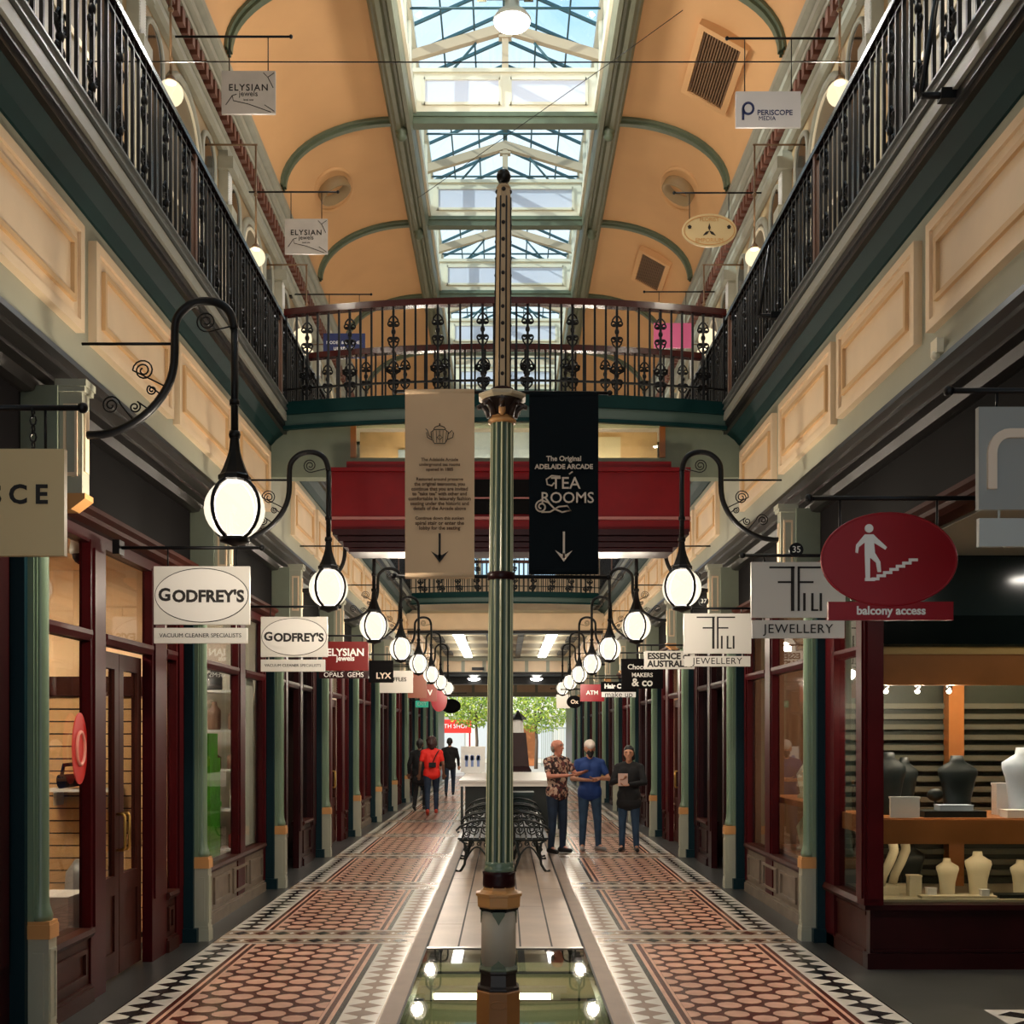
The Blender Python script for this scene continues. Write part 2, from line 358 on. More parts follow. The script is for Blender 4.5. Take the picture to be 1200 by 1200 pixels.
# ------------------------------------------------------------------ side walls, cornices, galleries
PANELS = [(-6.6, -4.9), (-4.7, -3.0), (-2.8, -1.1), (-.9, .8), (1.0, 2.7), (2.9, 4.9), (5.15, 6.85), (7.05, 8.7), (8.85, 10.55), (10.8, 12.3)]
yy = 13.7
while yy < 45: PANELS.append((yy, yy+1.5)); yy += 1.7
for s in (-1, 1):
    sd = SIDE[s]
    w = MB(s); w.box(2.65, 2.95, YB, YE, 4.03, 5.16, 0)
    w.box(2.6, 2.65, YB, YE, 4.03, 4.06, 0); w.box(2.625, 2.65, YB, YE, 4.06, 4.12, 0)
    for a, b in PANELS:
        w.box(2.615, 2.65, a, b, 4.29, 4.95, 1)                # raised board, then a stepped rim and field
        for u, v, p, q_ in ((a, b, 4.89, 4.95), (a, b, 4.29, 4.35), (a, a+.06, 4.35, 4.89), (b-.06, b, 4.35, 4.89)): w.box(2.595, 2.615, u, v, p, q_, 1)
        c, d, e, g = a+.14, b-.14, 4.43, 4.81
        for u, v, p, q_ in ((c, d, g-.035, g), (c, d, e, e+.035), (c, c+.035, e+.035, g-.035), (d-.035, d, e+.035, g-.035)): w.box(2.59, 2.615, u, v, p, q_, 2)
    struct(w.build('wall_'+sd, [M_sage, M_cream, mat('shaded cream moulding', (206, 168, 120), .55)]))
    m = MB(s)
    m.prism([(2.9, 4.03), (2.60, 4.03), (2.52, 4.0), (2.50, 3.95), (2.54, 3.93), (2.54, 3.90), (2.60, 3.87), (2.60, 3.845), (2.66, 3.83), (2.68, 3.77), (2.73, 3.76), (2.9, 3.76)], YB, YE)
    struct(m.build('trim_'+('1' if s < 0 else '2'), M_mould))
    m = MB(s); m.box(2.76, 2.9, YB, YE, 3.3, 3.76); struct(m.build('trim_'+('3' if s < 0 else '4'), M_blackb))
    m = MB(s); m.prism([(2.9, 3.3), (2.68, 3.3), (2.68, 3.27), (2.72, 3.25), (2.72, 3.22), (2.77, 3.2), (2.9, 3.2)], YB if s < 0 else 8.6, YE)
    if s > 0: m.prism([(2.9, 3.3), (2.68, 3.3), (2.68, 3.27), (2.72, 3.25), (2.72, 3.22), (2.77, 3.2), (2.9, 3.2)], YB, 8.6)
    struct(m.build('trim_'+('5' if s < 0 else '6'), M_brown))
    # gallery slab and fascia (up to the far building)
    YG = 31.0
    g = MB(s); g.box(2.46, 3.75, YB, YG, 5.2, 5.47); struct(g.build('floor_gallery_'+sd, M_mould))
    g = MB(s); g.prism([(2.66, 5.08), (2.63, 5.08), (2.58, 5.14), (2.50, 5.2), (2.46, 5.24), (2.66, 5.24)], YB, YG, m=0)
    g.box(2.44, 2.46, YB, YG, 5.24, 5.29, 1); g.box(2.42, 2.46, YB, YG, 5.30, 5.385, 2); g.box(2.435, 2.46, YB, YG, 5.385, 5.41, 1)
    g.box(2.405, 2.46, YB, YG, 5.41, 5.425, 3); g.box(2.42, 2.46, YB, YG, 5.425, 5.475, 3); g.box(2.40, 2.60, YB, YG, 5.475, 5.49, 3)
    struct(g.build('trim_gallery_'+sd, [M_dgreen, M_black, M_fascia, M_channel]))
    # upper wall
    u = MB(s); u.box(3.62, 3.9, YB, 32, 5.47, 10.3, 0); struct(u.build('wall_upper_'+sd, mat('ochre gallery wall paint', (156, 130, 92), .6, var=.05, vscale=2)))
    # cornice
    c = MB(s)
    c.prism([(3.7, 9.2), (3.56, 9.2), (3.52, 9.24), (3.52, 9.30), (3.57, 9.32), (3.57, 9.42), (3.53, 9.45), (3.7, 9.45)], YB, 32, m=0)
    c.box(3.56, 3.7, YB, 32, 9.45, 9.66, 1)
    c.prism([(3.7, 9.66), (3.46, 9.66), (3.46, 9.72), (3.5, 9.74), (3.5, 9.8), (3.44, 9.84), (3.44, 9.92), (3.48, 9.94), (3.48, 10.02), (3.42, 10.08), (3.42, 10.16), (3.45, 10.18), (3.45, 10.28), (3.7, 10.28)], YB, 32, m=0)
    y = YB+.1
    while y < 31.8:
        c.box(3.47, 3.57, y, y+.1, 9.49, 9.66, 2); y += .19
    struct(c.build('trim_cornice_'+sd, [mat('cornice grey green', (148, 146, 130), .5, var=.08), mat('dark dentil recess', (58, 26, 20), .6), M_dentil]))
    # vault half
    v = MB(s); n = 14; A = []; B = []
    def ell(t, off=0): return (3.45-(1.78-off)*(1-math.cos(t)) if False else 1.67+(1.78-off)*math.cos(t), 10.25+(1.05-off)*math.sin(t))
    prof = [ell(PI/2*i/n) for i in range(n+1)]
    outer = [(x+.12, z+.12) for x, z in prof]
    for y in (YB, 32):
        A.append([v.V((x, y, z)) for x, z in prof]); B.append([v.V((x, y, z)) for x, z in outer])
    for i in range(n):
        v.Fc((A[0][i], A[1][i], A[1][i+1], A[0][i+1]), 0, True); v.Fc((B[0][i+1], B[1][i+1], B[1][i], B[0][i]), 0, True)
    struct(v.build('ceiling_vault_'+sd, M_vault))
    # longitudinal beam along the skylight
    b = MB(s)
    b.prism([(1.78, 11.42), (1.78, 11.24), (1.74, 11.2), (1.70, 11.2), (1.70, 11.14), (1.66, 11.12), (1.60, 11.12), (1.57, 11.17), (1.53, 11.17), (1.50, 11.1), (1.44, 11.1), (1.42, 11.16), (1.40, 11.42)], YB, 32, m=0)
    b.box(1.36, 1.44, YB, 32, 11.36, 11.56, 1)
    struct(b.build('trim_beam_'+sd, [M_beamg, M_trimw]))
    # monitor side wall with glazed lights
    b = MB(s); b.box(1.40, 1.5, YB, 32, 11.42, 11.62, 0); b.box(1.38, 1.5, YB, 32, 12.5, 12.62, 0)
    y = YB
    while y < 32: b.box(1.40, 1.48, y-.04, y+.04, 11.62, 12.5, 0); y += .85
    struct(b.build('wall_skylight_'+sd, M_trimw))
    b = MB(s); b.box(1.44, 1.452, YB, 32, 11.62, 12.5); struct(b.build('window_'+('1' if s < 0 else '2'), M_skyglass))

# arch ribs, rosettes, skylight cross walls, trusses, glazing
RIBS = [17.1+BAY*j for j in range(-9, 5)]
tn = 10
for y in RIBS:
    tn += 1; r = MB()
    for s in (-1, 1):
        n = 16
        for off, w, m in ((0, .11, 0), (.035, .045, 0)):
            for i in range(n):
                t0, t1 = PI/2*i/n, PI/2*(i+1)/n
                P = []
                for t in (t0, t1):
                    for o2 in (0, .05+off):
                        x = 1.67+(1.79-o2)*math.cos(t); z = 10.25+(1.06-o2)*math.sin(t); P.append((s*x, z))
                (a, b_, c, d) = P
                V = [r.V((p[0], yy_, p[1])) for yy_ in (y-w, y+w) for p in (a, b_, d, c)]
                q = [(0, 1, 2, 3), (7, 6, 5, 4), (1, 5, 6, 2), (0, 3, 7, 4)]
                for k in q: r.Fc([V[i2] for i2 in (k if s > 0 else k[::-1])], m, False)
        r.lathe([(.001, 10.98), (.05, 11.0), (.085, 11.05), (.06, 11.09), (.1, 11.12), (.1, 11.16)], s*1.6, y+.02, 12, 0)
    r.box(-1.42, 1.42, y-.09, y+.09, 11.2, 11.38, 0); r.box(-1.42, 1.42, y-.12, y+.12, 11.3, 11.34, 0)
    struct(r.build('trim_%d' % tn, M_rib))
    c = MB(); c.box(-1.4, 1.4, y-.04, y+.05, 11.38, 12.02, 0)
    for x0, x1 in ((-1.25, -.08), (.08, 1.25)):
        c.box(x0, x1, y-.055, y-.04, 11.52, 11.9, 1)
        for a, b_, p, q_ in ((x0, x1, 11.88, 11.92), (x0, x1, 11.5, 11.54), (x0-.02, x0+.02, 11.5, 11.92), (x1-.02, x1+.02, 11.5, 11.92)): c.box(a, b_, y-.075, y-.04, p, q_, 0)
    c.box(-1.42, 1.42, y-.08, y+.08, 12.0, 12.06, 0)
    struct(c.build('wall_skylight', [M_trimw, mat('pale lilac panel', (214, 214, 224), .6)]))
    t = MB()                                                  # truss: cream rafters, king post, tie rods
    for s in (-1, 1):
        t.prism([(s*1.45, 12.22), (s*1.45, 12.37), (0, 12.80), (0, 12.65)], y-.03, y+.07, m=0)
        t.tube([(s*.8, y+.02, 12.1), (s*.45, y+.02, 12.5)], .02, 6, 1)
    t.box(-.05, .05, y-.02, y+.06, 12.05, 12.68, 0); t.box(-.1, .1, y-.04, y+.08, 12.56, 12.6, 0)
    for dy in (.7, 1.5, 2.6): t.tube([(-1.4, y+dy, 12.5), (1.4, y+dy, 12.5)], .02, 6, 1)
    t.tube([(0, y+1.5, 12.5), (0, y+1.5, 13.2)], .02, 6, 1)
    struct(t.build('trim_truss', [mat('cream rafter paint', (198, 176, 146), .5), mat('teal steel paint', (58, 92, 98), .4)]))
g = MB(); gl = MB()
for s in (-1, 1):
    y = YB+.3
    while y < 34:
        g.prism([(s*1.47, 12.60), (s*1.47, 12.65), (0, 13.30), (0, 13.25)], y, y+.035); y += .68
    g.tube([(s*.98, YB, 12.80), (s*.98, 34, 12.80)], .016, 6); g.tube([(s*.49, YB, 13.02), (s*.49, 34, 13.02)], .016, 6)
    gl.prism([(s*1.5, 12.62), (s*1.5, 12.632), (0, 13.282), (0, 13.27)], YB, 34)
g.box(-.04, .04, YB, 34, 13.22, 13.32)
struct(g.build('trim_glazing_bars', MATS['teal steel paint'])); struct(gl.build('window_3', M_skyglass))

# upper gallery walls: arcading of wide and narrow arches on each side
def arch_panel(mb, s, yc, r, spring, zb, x, m, thick=.02, n=12):
    prof = [(yc-r, zb), (yc+r, zb)]+[(yc+r*math.cos(PI*i/n), spring+r*math.sin(PI*i/n)) for i in range(n+1)]
    mb.prism(prof, x-thick, x, 'x', m)
def arch_mould(mb, yc, r, spring, zb, x, rad, m, n=14):
    pts = [(x, yc-r, zb), (x, yc-r, spring)]+[(x, yc-r*math.cos(PI*i/n), spring+r*math.sin(PI*i/n)) for i in range(1, n)]+[(x, yc+r, spring), (x, yc+r, zb)]
    mb.tube(pts, rad, 6, m)
wn = 3
for s in (-1, 1):
    for j in range(-3, 6):
        yc = 12.4+BAY*j; wn += 1
        a = MB(s)
        arch_panel(a, s, yc, .65, 8.4, 6.0, 3.61, 0)
        for dy in (-1.05, 1.05): arch_panel(a, s, yc+dy, .25, 8.8, 5.6, 3.61, 1)
        arch_mould(a, yc, .68, 8.4, 5.5, 3.6, .05, 2); arch_mould(a, yc, .58, 8.4, 5.5, 3.59, .025, 3)
        for dy in (-1.05, 1.05): arch_mould(a, yc+dy, .28, 8.8, 5.5, 3.6, .035, 2)
        a.box(3.5, 3.62, yc+1.6, yc+1.8, 5.47, 9.2, 2); a.box(3.44, 3.62, yc+1.57, yc+1.83, 8.35, 8.5, 2); a.box(3.42, 3.62, yc+1.55, yc+1.85, 8.95, 9.1, 2)
        for k in range(16): a.box(3.49, 3.5, yc+1.62, yc+1.78, 8.52+k*.027, 8.535+k*.027, 4)
        for dz in (6.9, 7.6): a.box(3.57, 3.6, yc-.6, yc+.6, dz, dz+.06, 3)
        a.box(3.57, 3.6, yc-.03, yc+.03, 5.6, 8.4, 3)
        a.box(3.54, 3.62, yc-.66, yc+.66, 5.47, 5.95, 5)
        struct(a.build('window_%d' % wn, [mat('dull olive window glass', (104, 92, 66), .3), mat('dark arched glass', (14, 14, 15), .15), MATS['cornice grey green'], M_trimw, M_white, M_red]))
# end wall of the upper hall, lower ceiling and headers beyond the second footbridge
e = MB()
e.box(-3.9, 3.9, 32, 32.3, 9.4, 13.3, 0); e.box(-3.9, -1.5, 32, 32.3, 5.1, 9.4, 0); e.box(1.5, 3.9, 32, 32.3, 5.1, 9.4, 0); e.box(-1.5, 1.5, 32, 32.3, 5.1, 6.4, 0)
for x in (-1.5, -.75, 0, .75, 1.5): e.box(x-.05, x+.05, 31.95, 32.05, 6.4, 9.4, 1)
for z in (6.4, 7.4, 8.4, 9.4): e.box(-1.5, 1.5, 31.95, 32.05, z-.04, z+.04, 1)
struct(e.build('wall_end_upper', [M_cream, M_trimw]))
e = MB(); e.box(-1.5, 1.5, 32.1, 32.12, 6.4, 9.4); struct(e.build('window_end', M_skyglass))
e = MB(); e.box(-2.95, 2.95, 29.9, YE, 5.08, 5.2, 0)
for y in (32.5, 35.2, 38.0, 41.0, 44.0): e.box(-2.65, 2.65, y-.08, y+.08, 4.98, 5.08, 1)
for x in (-.5, .5): e.box(x-.1, x+.1, 30.3, 45.5, 4.98, 5.08, 2)
for s in (-1, 1):
    for i in range(28): e.box(s*2.05, s*2.35, 30.8+i*.5, 31.1+i*.5, 4.99, 5.08, 2)
struct(e.build('ceiling', [mat('pale ceiling paint', (206, 196, 170), .6), M_trimw, M_mould]))
e = MB(); e.box(-2.65, 2.65, 29.7, 29.95, 4.62, 5.1, 0); e.box(-2.65, 2.65, 29.62, 29.98, 4.55, 4.63, 1); struct(e.build('trim_header_1', [M_cream, M_mould]))
e = MB()
e.box(-6, 6, 45.0, 45.3, 4.3, 5.3, 0); 
for i in range(6):
    x = -2.5+i*.86; e.box(x, x+.72, 44.96, 45.0, 4.42, 4.86, 1)
e.box(-2.7, 2.7, 44.9, 45.35, 4.86, 4.98, 0); e.box(-1.35, -.85, 44.93, 44.99, 4.48, 4.6, 2)
e.box(-2.7, 2.7, 46.9, 47.2, 4.0, 4.35, 2); e.box(-2.7, 2.7, 44.9, 47.2, 4.3, 4.4, 2)
e.box(-6, 6, 51.6, 52.0, 3.65, 6.0, 0)
for i in range(5): e.box(-2.4+i*.98, -1.55+i*.98, 51.55, 51.6, 3.85, 4.2, 1)
e.box(-2.9, 2.9, 47.2, 51.6, 4.36, 4.45, 1)
for s in (-1, 1): e.box(s*2.85, s*6, 46, 52, 0, 4.4, 3)
struct(e.build('trim_header_2', [M_sage, M_cream, M_mould, M_dred]))
# ------------------------------------------------------------------ pilasters
KS = list(range(-2, 12))                      # bay pilasters; bay k runs from Y0+BAY*k
def make_pilaster(s):
    t = thing('pilaster', '', 'pilaster')
    b = MB(s); b.box(.09, .30, -.10, .10, 0, 3.2); b.box(.05, .3, -.13, .13, 0, .12); b.build('backing', M_teal, t)
    b = MB(s); b.box(-.03, .09, -.055, .055, .06, .64); b.box(-.04, .09, -.065, .065, 0, .10); b.box(-.036, .09, -.06, .06, .10, .13)
    b.box(-.036, -.03, -.045, -.03, .18, .56); b.box(-.036, -.03, .03, .045, .18, .56); b.box(-.036, -.03, -.045, .045, .56, .58); b.box(-.036, -.03, -.045, .045, .16, .18)
    b.box(.0, .06, -.062, -.055, .18, .56)
    p = b.build('plinth', M_sage, t)
    b = MB(s); b.box(-.04, .09, -.065, .065, .64, .72); b.box(-.035, .09, -.06, .06, .72, .74); b.build('plinth_cap', M_gold, t)
    b = MB(s); b.lathe([(.06, .74), (.065, .77), (.055, .80), (.046, .83), (.042, .9), (.04, 3.0), (.048, 3.03), (.058, 3.07), (.058, 3.12)], .035, 0, 14)
    b.box(.055, .09, -.06, .06, .74, 3.12); b.box(.04, .055, -.05, .05, .80, 3.06)
    b.build('shaft', M_shaft, t)
    b = MB(s); b.box(-.22, -.09, -.055, .055, 3.19, 3.8, 0); b.prism([(-.06, 3.1), (-.16, 3.1), (-.24, 3.16), (-.24, 3.19), (-.06, 3.19)], -.065, .065, m=1)
    b.box(-.09, .14, -.085, .085, 3.12, 3.8, 3)
    b.box(-.25, -.07, -.075, .075, 3.8, 3.84, 0); b.box(-.24, -.08, -.07, .07, 3.77, 3.8, 0)
    for sy in (-1, 1):
        yf = sy*.055
        for x0, x1, z0, z1 in ((-.195, -.115, 3.29, 3.31), (-.195, -.115, 3.68, 3.70), (-.195, -.18, 3.31, 3.68), (-.13, -.115, 3.31, 3.68)): b.box(x0, x1, yf-.01, yf+.01, z0, z1, 2)
    b.box(-.23, -.22, -.03, .03, 3.32, 3.68, 2)
    b.build('corbel', [M_sage, M_gold, M_cream, M_wallg], t)
    return t
for s in (-1, 1):
    proto = make_pilaster(s); first = True
    for k in KS:
        if s > 0 and k in (-1, 0): continue                # the lobby of the near right shop opens here
        vis = k >= 0
        lab = ('green pilaster on a panelled plinth, %s from the near end, %s shopfronts' % (ORD[k if s < 0 else k-1], SIDE[s])) if vis else \
              'sage green half-round pilaster on the %s side, outside the near edge of the picture' % SIDE[s]
        loc = (s*2.64, Y0+BAY*k, 0)
        o = proto if first else copy_tree(proto, loc); first = False
        o.location = loc; o['label'] = lab; o['group'] = 'green pilasters between the shops'

# ------------------------------------------------------------------ shopfronts
M_riserg = mat('weathered grey brown timber', (112, 98, 84), .5, var=.2)
def pane(t, s, x, y0, y1, z0, z1, name='window_pane'):
    b = MB(s); b.box(x-.004, x+.004, y0, y1, z0, z1); return b.build(name, M_shopglass, t)
def riser(t, s, y0, y1, ztop, m, npan):
    b = MB(s); b.box(-.02, .1, y0, y1, 0, ztop-.06); b.box(-.06, .1, y0, y1, 0, .1); b.box(-.045, .1, y0, y1, .1, .12)
    w = (y1-y0)/npan
    for i in range(npan):
        a, c = y0+w*i+.07, y0+w*(i+1)-.07
        for u, v, p, q in ((a, c, ztop-.16, ztop-.13), (a, c, .17, .2), (a, a+.03, .2, ztop-.16), (c-.03, c, .2, ztop-.16)): b.box(-.04, -.02, u, v, p, q)
    r = b.build('stall_riser', m, t)
    b = MB(s); b.prism([(.12, ztop-.06), (-.05, ztop-.06), (-.07, ztop-.03), (-.06, ztop), (.12, ztop)], y0, y1); b.build('sill', M_brown, t)
def door(t, s, y0, y1, x, hinge, m=None):
    m = m or M_brown
    b = MB(s); st = .09
    b.box(x, x+.05, y0, y0+st, .02, 2.42); b.box(x, x+.05, y1-st, y1, .02, 2.42); b.box(x, x+.05, y0+st, y1-st, 2.3, 2.42); b.box(x, x+.05, y0+st, y1-st, .62, .76); b.box(x, x+.05, y0+st, y1-st, .02, .2)
    b.box(x+.015, x+.035, y0+st, y1-st, .2, .62)
    d = b.build('door', m, t)
    g = MB(s); g.box(x+.022, x+.03, y0+st, y1-st, .76, 2.3); g.build('door_glass', M_shopglass, d)
    yh = y1-st/2 if hinge < 0 else y0+st/2
    h = MB(s); h.tube([(x, yh, .95), (x-.05, yh, .95), (x-.06, yh, .97), (x-.06, yh, 1.2), (x-.05, yh, 1.22), (x, yh, 1.22)], .011, 8); h.build('handle', M_brass, d)
def frames(t, s, posts, zt=2.5, m=None, rails=()):
    b = MB(s)
    for y0, y1, x0, z1 in posts:
        b.box(max(x0, -.035), .045, y0, y1, 0, z1); b.box(max(x0, -.035)-.015, max(x0, -.035), y0+.04, y1-.04, .5, z1-.05)
    b.box(-.03, .06, .1, 3.3, 3.12, 3.2)
    for y0, y1 in rails: b.prism([(.05, zt-.05), (-.03, zt-.05), (-.05, zt-.01), (-.05, zt+.02), (-.02, zt+.03), (.05, zt+.03)], y0, y1)
    b.build('frame', m or M_red, t)
def shop_entrance(s):
    t = thing('shopfront', '', 'shopfront')
    frames(t, s, [(.1, .13, .01, 3.14), (1.14, 1.42, -.1, 3.14), (2.45, 2.82, -.1, 3.14), (3.1, 3.3, -.04, 3.14)], rails=[(.17, 1.14), (1.42, 2.45), (2.82, 3.1)])
    riser(t, s, .17, 1.14, .5, M_brown, 1); riser(t, s, 2.82, 3.1, .5, M_brown, 1)
    for y0, y1 in ((.17, 1.14), (2.82, 3.1)):
        pane(t, s, .03, y0, y1, .5, 2.45); pane(t, s, .03, y0, y1, 2.53, 3.12)
    pane(t, s, .03, 1.42, 2.45, 2.53, 3.12)
    door(t, s, 1.43, 1.93, .05, -1); door(t, s, 1.94, 2.44, .05, 1)
    return t
def shop_display(s):
    t = thing('shopfront', '', 'shopfront')
    frames(t, s, [(.1, .13, .01, 3.14), (1.9, 2.2, -.06, 3.14), (3.15, 3.3, -.02, 3.14)], rails=[(.13, 1.9), (2.2, 3.15)])
    riser(t, s, .13, 3.15, .56, M_riserg, 4)
    for y0, y1 in ((.13, 1.9), (2.2, 3.15)):
        pane(t, s, .03, y0, y1, .56, 2.45); pane(t, s, .03, y0, y1, 2.53, 3.12)
    return t
def shop_dark(s):
    t = thing('shopfront', '', 'shopfront')
    frames(t, s, [(.1, .3, -.06, 3.14), (.95, 1.15, -.1, 3.14), (1.95, 2.2, -.1, 3.14), (2.95, 3.3, -.08, 3.14)], m=M_dred, rails=[(.3, .95), (1.15, 1.95), (2.2, 2.95)])
    riser(t, s, .3, .95, .62, M_dred, 1); riser(t, s, 2.2, 2.95, .62, M_dred, 1)
    for y0, y1 in ((.3, .95), (2.2, 2.95)):
        pane(t, s, .04, y0, y1, .62, 2.45); pane(t, s, .04, y0, y1, 2.53, 3.12)
    pane(t, s, .04, 1.15, 1.95, 2.53, 3.12)
    door(t, s, 1.16, 1.54, .12, -1, M_dred); door(t, s, 1.56, 1.94, .12, 1, M_dred)
    return t
def shop_jewel(s):     # the near right shop: the front turns in at Y = 8.6 to make an entrance lobby
    t = thing('corner_display_shopfront', 'maroon jewellery shop window turning the corner beside the dark lobby floor, right foreground', 'shopfront', (s*2.85, Y0, 0))
    ya = 2.2      # local y of the front that faces the visitor
    b = MB(s); b.box(-.09, .06, ya-.07, ya+.1, .5, 2.75); b.box(-.105, -.09, ya-.05, ya+.08, .55, 2.7); b.box(-.07, .04, ya-.09, ya-.07, .55, 2.7)
    b.box(-.05, .05, 3.05, 3.3, 0, 3.14); b.box(-.03, .06, ya+.1, 3.3, 3.1, 3.2); b.box(-.09, .06, ya-.07, ya+.1, 2.75, 3.14)
    b.prism([(.05, 2.45), (-.03, 2.45), (-.05, 2.49), (-.05, 2.52), (.05, 2.53)], ya+.1, 3.1)
    b.build('frame', M_red, t)
    b = MB(s); b.box(-.02, .1, ya+.09, 3.3, 0, .5); b.box(-.05, .1, ya+.09, 3.3, 0, .1); b.box(-.035, .1, ya+.09, 3.3, .1, .13); b.box(-.03, .1, ya+.09, 3.3, .40, .43)
    b.prism([(.1, .46), (-.06, .46), (-.08, .49), (-.06, .53), (.1, .53)], ya+.11, 3.3); b.build('stall_riser', M_brown, t)
    b = MB(s); b.box(-.022, 3.0, ya, ya+.088, 0, .46); b.box(-.05, 3.0, ya-.03, ya+.088, 0, .12); b.box(.0, 3.0, ya-.02, ya, .13, .15); b.box(-.075, 3.0, ya-.05, ya+.108, .46, .5)
    b.build('return_riser', M_dred, t)
    pane(t, s, .0, ya+.1, 3.05, .53, 2.45); pane(t, s, .0, ya+.1, 3.05, 2.53, 3.1)
    b = MB(s); b.box(.06, 3.0, ya+.02, ya+.03, .5, 2.74); b.build('return_pane', M_shopglass, t)
    b = MB(s); b.box(.06, 3.0, ya+.02, ya+.06, 2.5, 3.25); b.build('header_panel', mat('dark glass header', (20, 30, 30), .12), t)
    b = MB(s); b.box(.06, 3.0, ya+.04, ya+.1, 2.44, 2.52, 0); b.box(.06, 3.0, ya+.05, ya+.09, 2.2, 2.44, 1); b.build('top_shelf_band', [mat('pale timber edge', (196, 160, 104), .4), mat('honey timber', (158, 98, 50), .4, var=.15, vscale=3)], t)
    b = MB(s); b.box(.02, 3.0, ya+.08, 3.2, 1.02, 1.16, 0); b.box(.02, 3.0, ya+.06, ya+.08, .96, 1.15, 0); b.build('shelf', MATS['honey timber'], t)
    b = MB(s); b.box(.02, 3.0, ya+.1, 3.28, .46, .52); b.build('window_bed', mat('cream display board', (176, 164, 136), .6), t)
    b = MB(s)
    for i in range(17): b.box(.02, 3.0, 3.2, 3.24, .6+i*.09, .645+i*.09)
    b.box(.02, 3.0, 3.26, 3.3, .5, 3.1, 1); b.box(.95, 1.08, 3.1, 3.22, .5, 2.3, 2); b.box(.4, 3.0, 3.24, 3.26, 1.75, 3.0, 1)
    b.build('slatted_backing', [mat('pale slat', (86, 84, 70), .5), mat('dark olive backing', (40, 44, 34), .5), MATS['honey timber']], t)
    return t
protos = {(s, n): f(s) for s in (-1, 1) for n, f in (('e', shop_entrance), ('d', shop_display), ('k', shop_dark))}
used = set()
PLAN = {-1: {-2: 'd', -1: 'k', 0: 'e', 1: 'd', 2: 'k', 3: 'e', 4: 'd', 5: 'k', 6: 'e', 7: 'k', 8: 'd', 9: 'e', 10: 'k'},
        1: {-2: 'd', 1: 'd', 2: 'k', 3: 'e', 4: 'k', 5: 'd', 6: 'k', 7: 'e', 8: 'd', 9: 'k', 10: 'e'}}
INT = {-1: {0: ((240, 204, 162), 1), 1: ((222, 216, 204), 1), 2: ((60, 40, 36), 0), 3: ((220, 200, 180), 1), 4: ((200, 150, 110), 1)},
       1: {0: ((120, 112, 84), 1), 1: ((120, 80, 50), 1), 2: ((46, 30, 28), 0), 3: ((190, 150, 120), 1), 5: ((150, 120, 100), 1)}}
SIGNWORD = {-1: {-1: 'beside the cream sign at the picture edge', 0: 'with peach interior and double doors, before the larger white oval vacuum sign', 1: 'showing a green stand', 2: 'behind the crimson jewellery sign', 3: 'under the black sign', 4: 'under the pale sign past the black one'},
            1: {1: 'under the two pale jewellery signs', 2: 'under the grey two-line sign', 3: 'under the black sign next to the hanging globes', 4: 'behind the standing people'}}
for s in (-1, 1):
    for k, ty in PLAN[s].items():
        p = protos[(s, ty)]
        desc = {'e': 'red timber shopfront with double glass doors', 'd': 'red timber shopfront with a wide mullioned window', 'k': 'dark maroon shopfront with a deep narrow doorway'}[ty]
        if k in SIGNWORD[s]: lab = desc+' '+SIGNWORD[s][k]
        elif k > 0: lab = desc+', %s bay along the %s side of the arcade' % (ORD[k], SIDE[s])
        else: lab = desc+' at the %s near edge, before the first pilaster' % SIDE[s]
        loc = (s*2.85, Y0+BAY*k, 0)
        if (s, ty) not in used: used.add((s, ty)); o = p
        else: o = copy_tree(p, loc)
        o.location = loc; o['label'] = ' '.join(lab.split()[:16]); o['group'] = 'timber shopfronts'
JEWEL = shop_jewel(1)
# shop rooms behind the fronts
LIT = {(-1, -1), (-1, 0), (-1, 1), (-1, 3), (-1, 4), (-1, 6), (1, 0), (1, 1), (1, 3), (1, 5), (1, 7), (-1, 8), (1, 9)}
for s in (-1, 1):
    for k in range(-2, 11):
        c, lit = INT[s].get(k, ((96, 70, 56), 0))
        y0 = Y0+BAY*k
        if s == 1 and k == -1: continue
        b = MB(s); xa = 2.95 if not (s == 1 and k == 0) else 2.95
        xb = 5.6 if k != 0 or s < 0 else 5.9
        b.box(xb, xb+.1, y0-.05, y0+BAY-.05, 0, 3.3)
        if not (s == 1 and k == 0): b.box(xa, xb, y0+BAY-.1, y0+BAY-.02, 0, 3.3)
        else: b.box(xa, xb, y0+BAY-.09, y0+BAY-.02, 0, 3.3)
        b.box(2.93, xb+.1, y0-.05 if not (s == 1 and k == 0) else 8.6, y0+BAY-.05, 3.25, 3.34)
        struct(b.build('wall_shop_'+SIDE[s], mat('shop wall %d%d%d' % c, c, .7)))
        if (s, k) in LIT:
            warm = (s, k) in ((-1, 0), (-1, 4), (1, 0), (1, 1), (-1, -1))
            t = thing('ceiling_light', ('flat glowing ceiling light inside the shop, %s bay on the %s' % (ORD[max(k, 0)], SIDE[s])) if k >= 0 else 'flat glowing ceiling light inside the shop at the left edge', 'ceiling light', (s*4.2, y0+(1.7 if not (s == 1 and k == 0) else 2.7), 3.2), 0, 'shop ceiling lights')
            b = MB(); b.box(-.4, .4, -.3, .3, .02, .05); b.build('housing', M_white, t)
            b = MB(); b.box(-.36, .36, -.26, .26, .0, .02); b.build('diffuser', M_shoplight if warm else M_shoplightw, t)
# jeweller's lobby: soffit, side wall and the wall further out
b = MB(); b.box(2.95, 6.4, YB, 8.58, 3.2, 3.34, 0); b.box(6.3, 6.4, YB, 8.6, 0, 3.2, 1); b.box(2.95, 6.3, 2.8, 2.95, 0, 3.2, 1)
struct(b.build('ceiling_lobby', [mat('pale grey soffit', (150, 148, 132), .6), M_dred]))

